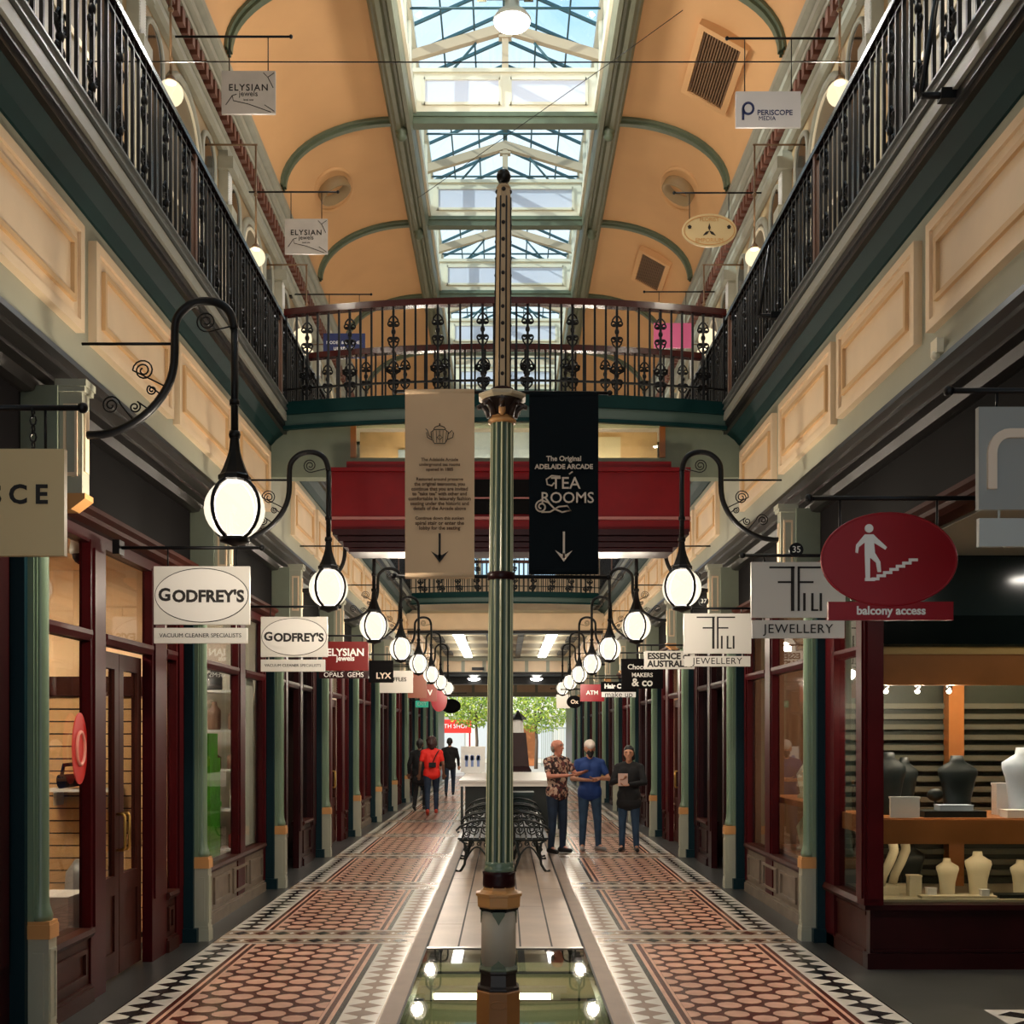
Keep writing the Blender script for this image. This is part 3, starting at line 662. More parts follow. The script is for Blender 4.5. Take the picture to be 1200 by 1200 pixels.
for i, (x, y) in enumerate(((3.75, 6.6), (4.6, 7.6))):  # added lights, out of view, to brighten the lobby
    t = thing('lobby_fill_light', 'added unseen round light in the soffit of the right lobby, just outside the picture', 'ceiling light', (x, y, 3.17), 0, 'added lobby lights')
    b = MB(); b.lathe([(.21, 0), (.23, .01), (.23, .03)], 0, 0, 16); b.build('rim', M_white, t); b = MB(); b.lathe([(.2, -.008), (.2, .0)], 0, 0, 16); b.build('lens', M_shoplightw, t)
# ------------------------------------------------------------------ wall bracket globe lamps
def make_lamp(s):
    t = thing('globe_lamp', '', 'wall lamp')
    def L(px, py): return (-(2.6+WX(px, 6.4)), 0, WZ(py, 6.4)-3.11)       # metres out from the pilaster face, about the globe centre
    pts = [L(*p) for p in ((90, 510), (121, 509), (149, 500), (176, 481), (196, 454), (204, 426), (205, 385), (208, 372), (215, 363), (225, 356), (238, 353), (252, 354), (264, 360), (271, 370), (275, 386))]
    pts = [(-(-p[0]), 0, p[2]) for p in pts]
    fine = []
    for i in range(len(pts)-1):
        a, c = Vector(pts[max(i-1, 0)]), Vector(pts[min(i+2, len(pts)-1)]); p, q = Vector(pts[i]), Vector(pts[i+1])
        for u in (0, .33, .66):
            u2, u3 = u*u, u*u*u
            fine.append(tuple(.5*((2*p)+(q-a)*u+(2*a-5*p+4*q-c)*u2+(3*p-a-3*q+c)*u3)))
    fine.append(pts[-1])
    gx = pts[-1][0]
    b = MB(s); b.tube(fine, .024, 10); b.tube([(gx, 0, fine[-1][2]), (gx, 0, .42)], .022, 10)
    b.lathe([(.03, .60), (.03, .63)], gx, 0, 10); b.lathe([(.03, .41), (.035, .43), (.03, .45)], gx, 0, 10)
    b.box(-.02+pts[0][0], .02+pts[0][0], -.05, .05, fine[0][2]-.08, fine[0][2]+.08)
    b.build('bracket_arm', M_black, t)
    b = MB(s); a = L(96, 403); c = L(204, 403); b.tube([a, c], .009, 6); b.build('stay_rod', M_black, t)
    for (px, py), R, tn_, st, cw in (((168, 434), .062, 2.2, 0, 1), ((178, 457), .03, 1.6, 1, -1), ((158, 477), .035, 1.6, 2, 1), ((130, 475), .055, 2.0, 3, -1), ((242, 377), .06, 2.2, 4.5, 1)):
        p = L(px, py); b = MB(s); b.tube(spiral(p[0], p[2], R, tn_, .2, st, cw), .005, 5)
        e = spiral(p[0], p[2], R, tn_, .2, st, cw)[0]
        near = min(fine, key=lambda q: (q[0]-e[0])**2+(q[2]-e[2])**2); b.tube([e, near], .005, 5)
        b.build('scroll', M_black, t)
    b = MB(s); b.lathe([(.085, .155), (.094, .165), (.094, .19), (.082, .2), (.066, .235), (.046, .29), (.034, .33), (.03, .36), (.024, .42)], gx, 0, 8, smooth=False, rot=PI/8); b.build('lamp_cap', M_black, t)
    b = MB(s); b.sphere((gx, 0, 0), .172, 24, 16); b.build('globe', M_globe, t)
    b = MB(s)
    for a in (.5, .5+PI/2, .5+PI, .5+1.5*PI):
        P = [(gx+.18*math.sin(PI*i/14)*math.cos(a), .18*math.sin(PI*i/14)*math.sin(a), -.18*math.cos(PI*i/14)) for i in range(0, 14)]
        b.tube(P, .013, 6)
    b.lathe([(.01, -.215), (.03, -.205), (.085, -.19), (.09, -.165), (.08, -.16)], gx, 0, 12)
    b.build('cage', M_black, t)
    return t
LAMPX = 0
for s in (-1, 1):
    proto = make_lamp(s); first = True
    for k in range(0 if s < 0 else 1, 8):
        loc = (s*2.6, Y0+BAY*k, 3.11)
        i = k if s < 0 else k-1
        lab = ('largest globe lamp on a swan neck bracket, nearest on the left wall' if (s < 0 and k == 0) else
               'caged swan neck globe lamp, %s from the near end of the %s row' % (ORD[i], SIDE[s]))
        o = proto if first else copy_tree(proto, loc); first = False
        o.location = loc; o['label'] = lab; o['group'] = 'globe lamps along the shopfronts'

# ------------------------------------------------------------------ iron railings
def plain_bar(h): b = MB(); b.box(-.011, .011, -.011, .011, 0, h); return b.mesh('baluster', M_black)
def orn_bar(h, axis='x'):
    b = MB(); b.box(-.013, .013, -.013, .013, 0, h)
    def P(l): return l if axis == 'x' else [(p[1], p[0], p[2]) for p in l]
    for zc, k in ((h*.82, 1), (h*.63, -1), (h*.30, 1), (h*.14, -1)):
        for sd in (-1, 1):
            b.tube(P(spiral(sd*.034, zc, .034, 1.4, .3, PI if sd > 0 else 0, sd*k)), .009, 4)
            b.tube(P([(0, 0, zc+k*.085), (sd*.02, 0, zc+k*.075), (sd*.045, 0, zc+k*.045), (sd*.05, 0, zc+k*.02)]), .009, 4)
    for zc in (h*.22, h*.725):
        b.sphere((0, 0, zc), .026, 8, 6, sc=(1, 1, 1.4))
    b.sphere((0, 0, h*.45), .015, 6, 4)
    for sd in (-1, 1): b.tube(P([(sd*.02, 0, h*.24), (sd*.07, 0, h*.27), (sd*.075, 0, h*.31), (sd*.055, 0, h*.32)]), .011, 4)
    return b.mesh('ornate_baluster', M_black)
RH = .94
PB, OBx, OBy = plain_bar(RH), orn_bar(RH, 'x'), orn_bar(RH, 'y')
def rail_section(L):
    t = thing('balcony_railing', '', 'railing')
    b = MB(); b.box(-.035, .035, 0, L, RH, RH+.035); b.box(-.028, .028, 0, L, RH+.035, RH+.055); b.build('handrail', mat('dark handrail', (26, 20, 22), .22), t)
    b = MB(); b.box(-.02, .02, 0, L, .02, .045); b.box(-.012, .012, 0, L, RH-.05, RH-.035); b.build('rail', M_black, t)
    b = MB(); b.box(-.025, .025, -.025, .025, -.02, RH); b.build('post', mat('brown railing post', (120, 84, 66), .4), t)
    n = 28
    for i in range(1, n):
        y = L*i/n
        link('ornate_baluster' if i % 4 == 2 else 'baluster', OBy if i % 4 == 2 else PB, t, (0, y, 0))
    return t
protoR = rail_section(BAY); first = True
for s in (-1, 1):
    for j in range(-3, 8):
        y = 2.1+BAY*j
        if y+BAY < 2 or y > 30: continue
        loc = (s*2.5, y, 5.52); n = j-1
        lab = 'black iron railing section of the %s gallery, %s' % (SIDE[s], {0: 'at the top corner nearest the camera', 1: 'second from the picture edge', 2: 'ending at the footbridge corner'}.get(j, 'beyond the first footbridge, %s from it' % ORD[max(0, j-3)]))
        o = protoR if first else copy_tree(protoR, loc); first = False
        o.location = loc; o['label'] = lab; o['group'] = 'gallery railings'

# ------------------------------------------------------------------ footbridges
def curve_y(x, y0, bow): return y0+bow*(x/2.5)**2
def make_bridge(full):
    t = thing('footbridge', 'bowed green footbridge joining the two galleries behind the column', 'footbridge', (0, 0, 0))
    def strip(mb, y0, y1, z0, z1, m, bow=.35, n=20, x=2.47):
        for i in range(n):
            a, c = -x+2*x*i/n, -x+2*x*(i+1)/n
            ya, yb = curve_y(a, y0, bow), curve_y(c, y0, bow); yc, yd = curve_y(a, y1, bow), curve_y(c, y1, bow)
            v = [mb.V(p) for p in ((a, ya, z0), (c, yb, z0), (c, yd, z0), (a, yc, z0), (a, ya, z1), (c, yb, z1), (c, yd, z1), (a, yc, z1))]
            for q in ((0, 3, 2, 1), (4, 5, 6, 7), (0, 1, 5, 4), (2, 3, 7, 6)): mb.Fc([v[k] for k in q], m)
            if i == 0: mb.Fc([v[k] for k in (3, 0, 4, 7)], m)
            if i == n-1: mb.Fc([v[k] for k in (1, 2, 6, 5)], m)
    b = MB(); strip(b, 11.98, 13.4, 5.41, 5.47, 0); b.build('deck', MATS['pale cream trim'], t)
    b = MB(); strip(b, 11.94, 11.98, 5.36, 5.5, 0); strip(b, 11.97, 12.02, 5.23, 5.36, 1); strip(b, 11.95, 12.0, 5.2, 5.24, 0); b.build('fascia', [M_dgreen, mat('mid green fascia', (62, 82, 76), .4)], t)
    b = MB(); strip(b, 13.4, 13.44, 5.38, 5.5, 0); b.build('rear_fascia', M_dgreen, t)
    return t, strip
def bridge_rail(label, y0, bow, zb=5.5):
    r = thing('footbridge_railing', label, 'railing', (0, 0, zb))
    n = 24; X = 2.44
    P = [(-X+2*X*i/n, curve_y(-X+2*X*i/n, y0, bow), 0) for i in range(n+1)]
    def prof(mb, w, z0, z1):
        for i in range(n):
            a, c = P[i], P[i+1]
            v = [mb.V(p) for p in ((a[0], a[1]-w, z0), (c[0], c[1]-w, z0), (c[0], c[1]+w, z0), (a[0], a[1]+w, z0), (a[0], a[1]-w, z1), (c[0], c[1]-w, z1), (c[0], c[1]+w, z1), (a[0], a[1]+w, z1))]
            for q in ((0, 3, 2, 1), (4, 5, 6, 7), (0, 1, 5, 4), (2, 3, 7, 6)): mb.Fc([v[k] for k in q])
            if i == 0: mb.Fc([v[k] for k in (3, 0, 4, 7)])
            if i == n-1: mb.Fc([v[k] for k in (1, 2, 6, 5)])
    b = MB(); prof(b, .05, RH+.0, RH+.05); prof(b, .038, RH+.05, RH+.075); b.build('handrail', M_rail, r)
    b = MB(); prof(b, .012, .12, .14); b.build('rail', M_black, r)
    nb = 40
    for i in range(nb+1):
        x = -X+.02+(2*X-.04)*i/nb; orn = (i % 4 == 2)
        link('ornate_baluster' if orn else 'baluster', OBx if orn else PB, r, (x, curve_y(x, y0, bow), 0))
    return r
BR, strip = make_bridge(True)
# spandrel, transom lights and red soffit beam below the deck
b = MB(); b.box(-2.64, -1.72, 12.5, 12.7, 4.72, 5.3, 0); b.box(1.8, 2.64, 12.5, 12.7, 4.72, 5.3, 0); b.box(-1.72, 1.8, 12.5, 12.7, 4.72, 4.94, 0); b.box(-1.72, 1.8, 12.5, 12.7, 5.33, 5.4, 0)
for x in (-1.72, -.85, .04, .92, 1.76): b.box(x-.02, x+.04, 12.47, 12.54, 4.94, 5.3, 1)
b.build('spandrel', [M_wallg, MATS['honey timber']], BR)
for i, x in enumerate((-1.68, -.81, .08, .96)):
    b = MB(); b.box(x, x+.8, 12.55, 12.565, 4.95, 5.33); b.build('transom_pane', M_shopglass, BR)
b = MB(); b.box(-1.7, -.45, 12.98, 13.02, 4.76, 5.36, 0); b.box(-.45, .5, 12.98, 13.02, 4.76, 5.36, 1); b.box(.5, 1.78, 12.98, 13.02, 4.76, 5.36, 0)
b.box(-1.25, -.8, 12.965, 12.98, 4.95, 5.15, 1); b.box(1.0, 1.35, 12.965, 12.98, 4.95, 5.3, 2); b.box(-1.7, 1.78, 12.7, 13.0, 4.72, 4.76, 2); b.build('lining_board', [mat('tan lining', (204, 174, 136), .6, var=.25, vscale=2.5), mat('painted skylight reflection', (176, 194, 216), .5, var=.2, vscale=4), M_trimw], BR)  # pale blue areas paint in the skylight mirrored in the transom panes
b = MB(); b.box(-1.65, 1.73, 12.74, 12.8, 4.77, 4.8); b.build('sill_fill_light', lightmat('transom fill glow', (255, 236, 204), 14.0), BR)  # added strip, hidden below the sill, brightening the lining behind the panes
b = MB(); X0, X1 = -1.88, 2.0
b.prism([(X0, 4.70), (X0, 4.02), (X0+.2, 3.82), (X1-.2, 3.82), (X1, 4.02), (X1, 4.70)], 12.0, 12.45, m=0); b.box(-1.72, 1.8, 12.02, 12.45, 4.7, 4.78, 0); b.box(X0, X1, 11.95, 12.0, 4.66, 4.70, 0); b.box(X0, X1, 11.96, 12.0, 4.14, 4.17, 2)
for k_, (za, zb, yo) in enumerate(((3.96, 4.02, 11.88), (3.90, 3.95, 11.92), (3.84, 3.89, 11.95), (3.79, 3.83, 11.97))):
    e_ = .03+.055*k_; b.box(X0+e_, X1-e_, yo, 12.4, za, zb, 1)
b.box(-.42, .86, 11.955, 12.0, 4.2, 4.57, 3); b.box(-.42, .86, 11.94, 11.957, 4.36, 4.375, 2)
b.build('soffit_beam', [mat('deep crimson beam paint', (106, 8, 14), .45, spec=.2, var=.1), M_dred, mat('pale red bead', (150, 90, 84), .4), M_blackb], BR)
RF = bridge_rail('front railing with mahogany handrail on the bowed footbridge, nearest the column', 11.93, .36)
RB = bridge_rail('rear railing of the bowed footbridge, seen lower through the front bars', 13.34, .35)
D2 = 16.35
c = copy_tree(BR, (0, D2, 0), 'second green footbridge further along, low between the hanging banners')
for ch in kids(c):
    if ch.name.split('.')[0] in ('soffit_beam', 'transom_pane', 'lining_board', 'spandrel', 'sill_fill_light'): bpy.data.objects.remove(ch)
copy_tree(RF, (0, D2, 5.5), 'front railing of the second footbridge, behind the lower ends of the banners')
copy_tree(RB, (0, D2, 5.5), 'rear railing of the second footbridge, behind its front bars')

# gallery globes on rods, hung from a wall arm
def make_pendant(s):
    t = thing('pendant_globe', '', 'pendant lamp')
    b = MB(); b.tube([(0, 0, .1), (0, 0, 1.35)], .012, 8); b.lathe([(.05, .09), (.045, .13), (.02, .16)], 0, 0, 10); b.sphere((0, 0, .75), .028, 8, 6); b.build('rod', mat('bronze rod', (120, 92, 64), .4), t)
    b = MB(); b.sphere((0, 0, 0), .112, 20, 12); b.build('globe', M_globe2, t)
    b = MB(s); b.tube([(-.02, 0, 1.35), (.6, 0, 1.35)], .012, 6); b.build('wall_arm', MATS['bronze rod'], t)
    return t
for s in (-1, 1):
    proto = make_pendant(s); first = True
    for j in range(-2, 6):
        loc = (s*3.0, 9.95+BAY*j, 7.57)
        lab = 'small bare globe over the %s gallery, %s' % (SIDE[s], {-1: 'above the picture edge', -2: 'behind the camera', 0: 'largest, near the top of the picture', 1: 'second, above the railing by the footbridge corner', 2: 'behind the footbridge railing'}.get(j, 'far beyond the footbridge, %s of them' % ORD[max(0, j)]))
        o = proto if first else copy_tree(proto, loc); first = False
        o.location = loc; o['label'] = lab; o['group'] = 'gallery globe pendants'

def newel(s):
    t = thing('newel_globe', 'round globe on the rear newel post of the footbridge, %s end' % SIDE[s], 'lamp', (s*2.5, 13.66, 5.5), 0, 'footbridge newel globes')
    b = MB(); b.box(-.03, .03, -.03, .03, 0, 1.02); b.lathe([(.04, 1.02), (.05, 1.04), (.025, 1.06), (.03, 1.09)], 0, 0, 10); b.build('post', M_black, t)
    b = MB(); b.sphere((0, 0, 1.2), .12, 20, 12); b.build('globe', M_globe2, t)
for s in (-1, 1): newel(s)

t = thing('shelf_fill_light', 'added hidden light strip under the timber shelf of the near right window', 'light', (4.2, 8.76, .99))  # added strip tucked behind the shelf edge to brighten the lower bed
b = MB(); b.box(-1.2, 1.2, -.02, .02, .01, .03); b.build('batten', M_white, t); b = MB(); b.box(-1.19, 1.19, -.015, .015, 0, .01); b.build('strip', lightmat('shelf fill glow', (255, 236, 200), 14), t)
# ------------------------------------------------------------------ the tall column with its banners
CD = 6.4; CXW = WX(583.5, CD)
col = thing('iron_column', 'tall slender fluted green column with studded top pole and octagonal base, centre foreground', 'column', (CXW, CD, 0), 0)
col.rotation_euler = (0, math.radians(.38), 0)
def cz(py): return WZ(py, CD)
def oct_(mb, prof, m=0, n=8): mb.lathe(prof, 0, 0, n, m, smooth=False, rot=PI/8)
b = MB(); oct_(b, [(.133, 0), (.133, .34), (.124, .35)]); b.lathe([(.0, 0), (.03, 0)], 0, 0, 3)
b.build('plinth', mat('brown ochre plinth paint', (150, 96, 44), .45, var=.1), col)
b = MB(); b.tube([(.045*math.cos(2*PI*i/16), -.1245, .275+.022*math.sin(2*PI*i/16)) for i in range(16)], .004, 5, closed=True); b.build('plinth_boss', MATS['brown ochre plinth paint'], col)
b = MB(); oct_(b, [(.124, .345), (.128, .355), (.128, .365), (.112, .375), (.11, .44), (.118, .45), (.118, .462)]); b.build('lower_ring', mat('near black brown paint', (30, 18, 16), .3), col)
b = MB(); oct_(b, [(.118, .462), (.12, .468), (.112, .478), (.103, .49)]); b.build('green_ring', M_rib, col)
b = MB(); b.lathe([(.1, .485), (.1, .80)], 0, 0, 24); b.build('base_die', mat('pale grey die paint', (176, 166, 148), .5), col)
for z0, z1 in ((.80, .725), (.485, .525)):
    for a in range(0, 8, 2):
        b = MB(); d = .1
        b.prism([(-.036, z0), (.036, z0), (.034, z0+(z1-z0)*.25), (.016, z0+(z1-z0)*.6), (0, z1), (-.016, z0+(z1-z0)*.6), (-.034, z0+(z1-z0)*.25)], -d-.004, -d+.006)
        o = b.build('leaf_ornament', M_rib, col); o.rotation_euler = (0, 0, a*PI/4)
b = MB(); oct_(b, [(.1, .795), (.118, .81), (.122, .825)]); b.build('under_collar', M_black, col)
b = MB(); oct_(b, [(.122, .82), (.13, .83), (.133, .885), (.142, .89), (.142, .902), (.118, .906), (.098, .92), (.092, .94)]); b.build('octagonal_collar', M_gold, col)
b = MB(); b.lathe([(.092, .935), (.094, .95), (.092, 1.0), (.096, 1.02), (.08, 1.028)], 0, 0, 20); b.build('dark_ring', M_dred, col)
b = MB(); b.lathe([(.084, 1.02), (.088, 1.035), (.084, 1.05), (.08, 1.055), (.083, 1.065), (.078, 1.08)], 0, 0, 20); b.build('shaft_foot', M_shaft, col)
b = MB(); nf = 12; secs = []
for z, r in ((1.07, .080), (2.0, .074), (2.9, .069), (3.62, .066)):
    ring = []
    for i in range(nf*6):
        a = 2*PI*i/(nf*6); ph = (i % 6)/6
        rr = r*(1-.13*math.sin(PI*ph)**.8) if 0 < ph < 1 else r
        ring.append(b.V((rr*math.cos(a), rr*math.sin(a), z)))
    secs.append(ring)
N = nf*6
for k in range(3):
    for i in range(N):
        ph = i % 6; b.Fc((secs[k][i], secs[k][(i+1) % N], secs[k+1][(i+1) % N], secs[k+1][i]), 1 if 1 <= ph <= 4 else 0)
b.Fc(secs[0][::-1]); b.Fc(secs[-1]); b.build('fluted_shaft', [mat('pale sage flute edge', (196, 196, 160), .35), mat('deep green flute', (58, 78, 58), .35)], col)
b = MB(); b.lathe([(.074, 2.70), (.08, 2.705), (.08, 2.74), (.074, 2.745)], 0, 0, 16); b.build('clamp_ring', M_dred, col)
b = MB(); b.lathe([(.066, 3.60), (.08, 3.605), (.082, 3.62), (.068, 3.63), (.062, 3.64), (.062, 3.645)], 0, 0, 20, 0); b.lathe([(.062, 3.645), (.066, 3.68), (.09, 3.72), (.12, 3.735)], 0, 0, 20, 1)
for a in range(8):
    an = a*PI/4; c_, s_ = math.cos(an), math.sin(an)
    pts = [(.068*c_, .068*s_, 3.64), (.085*c_, .085*s_, 3.68), (.118*c_, .118*s_, 3.71), (.135*c_, .135*s_, 3.70), (.132*c_, .132*s_, 3.685)]
    b.tube(pts, .022, 6, 1, r2=.012)
b.sphere((0, -.085, 3.665), .03, 8, 6, 0, sc=(.7, .6, 1.2)); b.build('capital', [M_gold, mat('dark bronze leaf', (52, 36, 28), .4)], col)
b = MB(); b.lathe([(.125, 3.733), (.145, 3.745), (.145, 3.76), (.115, 3.775), (.07, 3.785)], 0, 0, 8, smooth=False, rot=PI/8); b.build('abacus', mat('stone abacus paint', (186, 170, 140), .5), col)
b = MB(); b.lathe([(.07, 3.78), (.07, 3.80), (.05, 3.81)], 0, 0, 12); b.build('pole_foot', M_dred, col)
b = MB(); oct_(b, [(.050, 3.80), (.045, 4.90), (.038, 4.95), (.045, 4.96), (.03, 4.98)])
b.build('studded_pole', [mat('taupe pole paint', (190, 162, 124), .5)], col)
st = MB()
for i in range(12):
    z = 3.88+i*.0965
    for a in (0, 1, 2, 3): 
        an = -PI/2+a*PI/2; r = (.050-.005*(z-3.8)/1.1)*math.cos(PI/8)-.006
        st.sphere((r*math.cos(an), r*math.sin(an), z), .0135, 8, 6, 0, sc=(1, 1, 1))
st.build('studs', M_ink, col)
ed = MB()
for a in range(8):
    an = PI/8+a*PI/4; ed.tube([(.049*math.cos(an), .049*math.sin(an), 3.8), (.044*math.cos(an), .044*math.sin(an), 4.9)], .0055, 5)
ed.build('pole_edges', M_mould, col)
b = MB(); b.lathe([(.02, 4.96), (.03, 4.98), (.018, 4.995)], 0, 0, 12); b.sphere((0, 0, 5.03), .042, 16, 12); b.build('finial', M_mould, col)
b = MB()
for z in (3.785, 2.722): b.tube([(-.62, .0, z), (.62, .0, z)], .011, 8); b.sphere((-.62, 0, z), .017, 8, 6); b.sphere((.62, 0, z), .017, 8, 6)
b.build('banner_rods', M_black, col)
def banner(px0, px1, py0, py1, label, m):
    x0, x1 = WX(px0, CD), WX(px1, CD); z1, z0 = cz(py0), cz(py1)
    t = thing('hanging_banner', label, 'banner', ((x0+x1)/2, CD-.0, z0))
    w, h = x1-x0, z1-z0
    b = MB(); nx, nz = 10, 24; G = []
    for j in range(nz+1):
        for i in range(nx+1):
            u, v = i/nx, j/nz
            y = -.016+.006*math.sin(PI*u)*math.sin(PI*v*1.0)+.003*math.sin(9*v+3*u)
            G.append((b.V((-w/2+w*u, y, h*v)), b.V((-w/2+w*u, y+.004, h*v))))
    for j in range(nz):
        for i in range(nx):
            q = [j*(nx+1)+i, j*(nx+1)+i+1, (j+1)*(nx+1)+i+1, (j+1)*(nx+1)+i]
            b.Fc([G[k][0] for k in q], 0, True); b.Fc([G[k][1] for k in q[::-1]], 0, True)
    b.tube([(-w/2, -.0, h-.018), (w/2, -.0, h-.018)], .02, 10); b.tube([(-w/2, -.0, .018), (w/2, -.0, .018)], .02, 10)
    b.build('cloth', m, t)
    return t, w, h
def arrow(t, x, z1, z0, m, y=-.028):
    b = MB(); b.box(x-.006, x+.006, y, y+.004, z0+.02, z1)
    b.prism([(x, z0), (x+.05, z0+.065), (x+.012, z0+.042), (x, z0+.05), (x-.012, z0+.042), (x-.05, z0+.065)], y, y+.004); b.build('arrow', m, t)
bt, w, h = banner(475, 556, 457, 678, 'cream cloth banner with a teapot drawing and a down arrow, left of the column', M_bannerc)
def bz(py): return cz(py)-cz(678)
tp = MB(); yT = -.027
def T(l, r=.0025): tp.tube([(x, yT, bz(512)+z) for x, z in l], r, 5)
T([(-.05, .02), (-.045, -.02), (-.03, -.045), (.03, -.045), (.045, -.02), (.05, .02), (.03, .035), (-.03, .035), (-.05, .02)])
T([(-.035, .036), (-.025, .05), (0, .058), (.025, .05), (.035, .036)]); T([(0, .058), (0, .07)], .004)
T([(-.048, -.01), (-.062, .0), (-.07, .03), (-.08, .04)]); T([(-.045, -.025), (-.07, -.01), (-.076, .02)])
T([(.05, .01), (.07, .03), (.08, .015), (.075, -.01), (.045, -.022)])
for i in range(5): T([(-.04+.02*i, .03), (-.034+.017*i, -.04)], .0014)
T([(-.015, -.01), (0, .005), (.015, -.01), (0, -.025), (-.015, -.01)], .002)
tp.build('teapot_drawing', M_ink, bt)
lines = ['The Adelaide Arcade', 'underground tea rooms', 'opened in 1885', '', 'Restored around preserve', 'the original tearooms, you', 'continue that you are invited', 'to "take tea" with other and', 'comfortable in leisurely fashion', 'seating under the historic and', 'details of the Arcade above', '', 'Continue down this sunken', 'spiral stair or enter the', 'lobby for the seating']
for i, ln in enumerate(lines):
    if not ln: continue
    wd = min(.36, len(ln)*.0112)
    lettering(ln, .026, mat('brown ink', (92, 62, 40), .7), bt, 0, -.027, bz(540+i*5.7), width=wd, bold=.0006, ext=.001)
arrow(bt, 0, bz(626), bz(660), M_ink)
bt, w, h = banner(620, 701, 460, 673, 'black cloth banner lettered tea rooms with a down arrow, right of the column', M_bannerb)
def bz(py): return cz(py)-cz(673)
lettering('The Original', .05, M_pale, bt, 0, -.028, bz(539), width=.20, bold=.0012)
lettering('ADELAIDE ARCADE', .04, M_pale, bt, 0, -.028, bz(548.5), width=.335, bold=.0012)
lettering('TEA', .12, M_pale, bt, .01, -.028, bz(568), width=.17, bold=.0008)
lettering('ROOMS', .13, M_pale, bt, .02, -.028, bz(585), width=.30, bold=.0008)
b = MB(); b.tube([(x, -.027, bz(568)+z) for x, z in ((-.02, .04), (-.07, .045), (-.1, .025), (-.095, -.005), (-.07, -.012), (-.055, .005))], .005, 6)
b.tube([(.03, -.027, bz(557)), (.05, -.027, bz(554))], .004, 6)
P = spiral(-.13, bz(595), .036, 1.5, .25, PI/2, 1, y=-.027); b.tube(P, .005, 6)
b.tube([(x, -.027, bz(594)+z) for x, z in ((-.135, .035), (-.09, .02), (-.05, -.02), (-.01, -.036), (.04, -.025), (.02, .0), (-.03, -.005), (-.08, -.035), (-.13, -.036))], .005, 6)
b.build('flourish', M_pale, bt)
arrow(bt, 0, bz(624), bz(659), M_pale)

# ------------------------------------------------------------------ hanging shop signs
def sign_board(w, h, m, parent, z=0, y=0, name='board', ell=False, d=.03):
    b = MB()
    if ell:
        n = 40; b.prism([(w/2*math.cos(2*PI*i/n), z+h/2+h/2*math.sin(2*PI*i/n)) for i in range(n)], y-d/2, y+d/2)
    else: b.box(-w/2, w/2, y-d/2, y+d/2, z, z+h)
    return b.build(name, m, parent)
def sign(name, label, px0, px1, py0, py1, d, m, group=None, ell=False, rod=None, chains=True):
    x0, x1 = WX(px0, d), WX(px1, d); z1, z0 = WZ(py0, d), WZ(py1, d)
    t = thing(name, label, 'sign', ((x0+x1)/2, d, z0), 0, group)
    bd = sign_board(x1-x0, z1-z0, m, t, ell=ell)
    t['_w'] = x1-x0; t['_h'] = z1-z0
    if rod:
        tip_px, py, wall = rod; zr = WZ(py, d)-z0
        b = MB(); b.tube([(WX(tip_px, d)-t.location.x, 0, zr), (wall-t.location.x, 0, zr)], .012, 8); b.sphere((WX(tip_px, d)-t.location.x, 0, zr), .022, 8, 6)
        sgn = 1 if wall > 0 else -1
        b.cbox(wall-t.location.x-sgn*.0, 0, zr, .05, .1, .1)
        for f in (-.36, .36):
            xx = f*(x1-x0)
            if min(WX(tip_px, d), wall)-.01 <= xx+t.location.x <= max(WX(tip_px, d), wall)+.01: b.tube([(xx, 0, zr), (xx, 0, (z1-z0)*(1 if not ell else .8))], .006, 5)
        b.build('hanging_rod', M_black, t)
    return t, x1-x0, z1-z0
def subplate(t, d, px0, px1, py0, py1, m, text=None, tm=None, tw=None, gap_links=True, **kw):
    x0, x1 = WX(px0, d)-t.location.x, WX(px1, d)-t.location.x; z1, z0 = WZ(py0, d)-t.location.z, WZ(py1, d)-t.location.z
    b = MB(); b.box(x0, x1, -.013, .013, z0, z1)
    for f in (.12, .88): b.tube([(x0+(x1-x0)*f, 0, z1-.01), (x0+(x1-x0)*f, 0, .01)], .005, 5)
    p = b.build('lower_plate', m, t)
    if text: lettering(text, (z1-z0)*.8, tm, p, (x0+x1)/2, -.0155, (z0+z1)/2, width=(x1-x0)*(tw or .85), **kw)
    return p
WALL = 2.72
for d, px0, px1, py0, py1, q0, q1, lab, nr in ((7.8, 181, 293, 664, 732, 736, 754, 'larger nearer white sign with an oval lettered for a vacuum cleaner shop, on the left', 33),
                                           (11.2, 306, 384, 723, 770, 773, 787, 'smaller farther white oval vacuum cleaner shop sign, on the left beneath the second globe', 30)):
    t, w, h = sign('hanging_sign', lab, px0, px1, py0, py1, d, M_signgrey, 'vacuum shop signs', rod=(px1+14, py0-(22 if d < 9 else 12), -WALL))
    b = MB(); n = 40; P = [(w*.485*math.cos(2*PI*i/n), -.016, h/2+h*.46*math.sin(2*PI*i/n)) for i in range(n)]; b.tube(P, .004, 5, closed=True); b.build('oval_rim', M_mould, t)
    o = sign_board(w*.965, h*.91, M_signoval, t, z=h*.045, y=-.016, name='oval_panel', ell=True, d=.006)
    lettering('G', h*.42, M_ink, t, -w*.385, -.021, h*.50, width=w*.125, bold=.006)
    lettering('ODFREY\'S', h*.3, M_ink, t, w*.07, -.021, h*.475, width=w*.75, bold=.005)
    subplate(t, d, px0, px1-3, q0, q1, M_signgrey, 'VACUUM CLEANER SPECIALISTS', M_ink, .88)
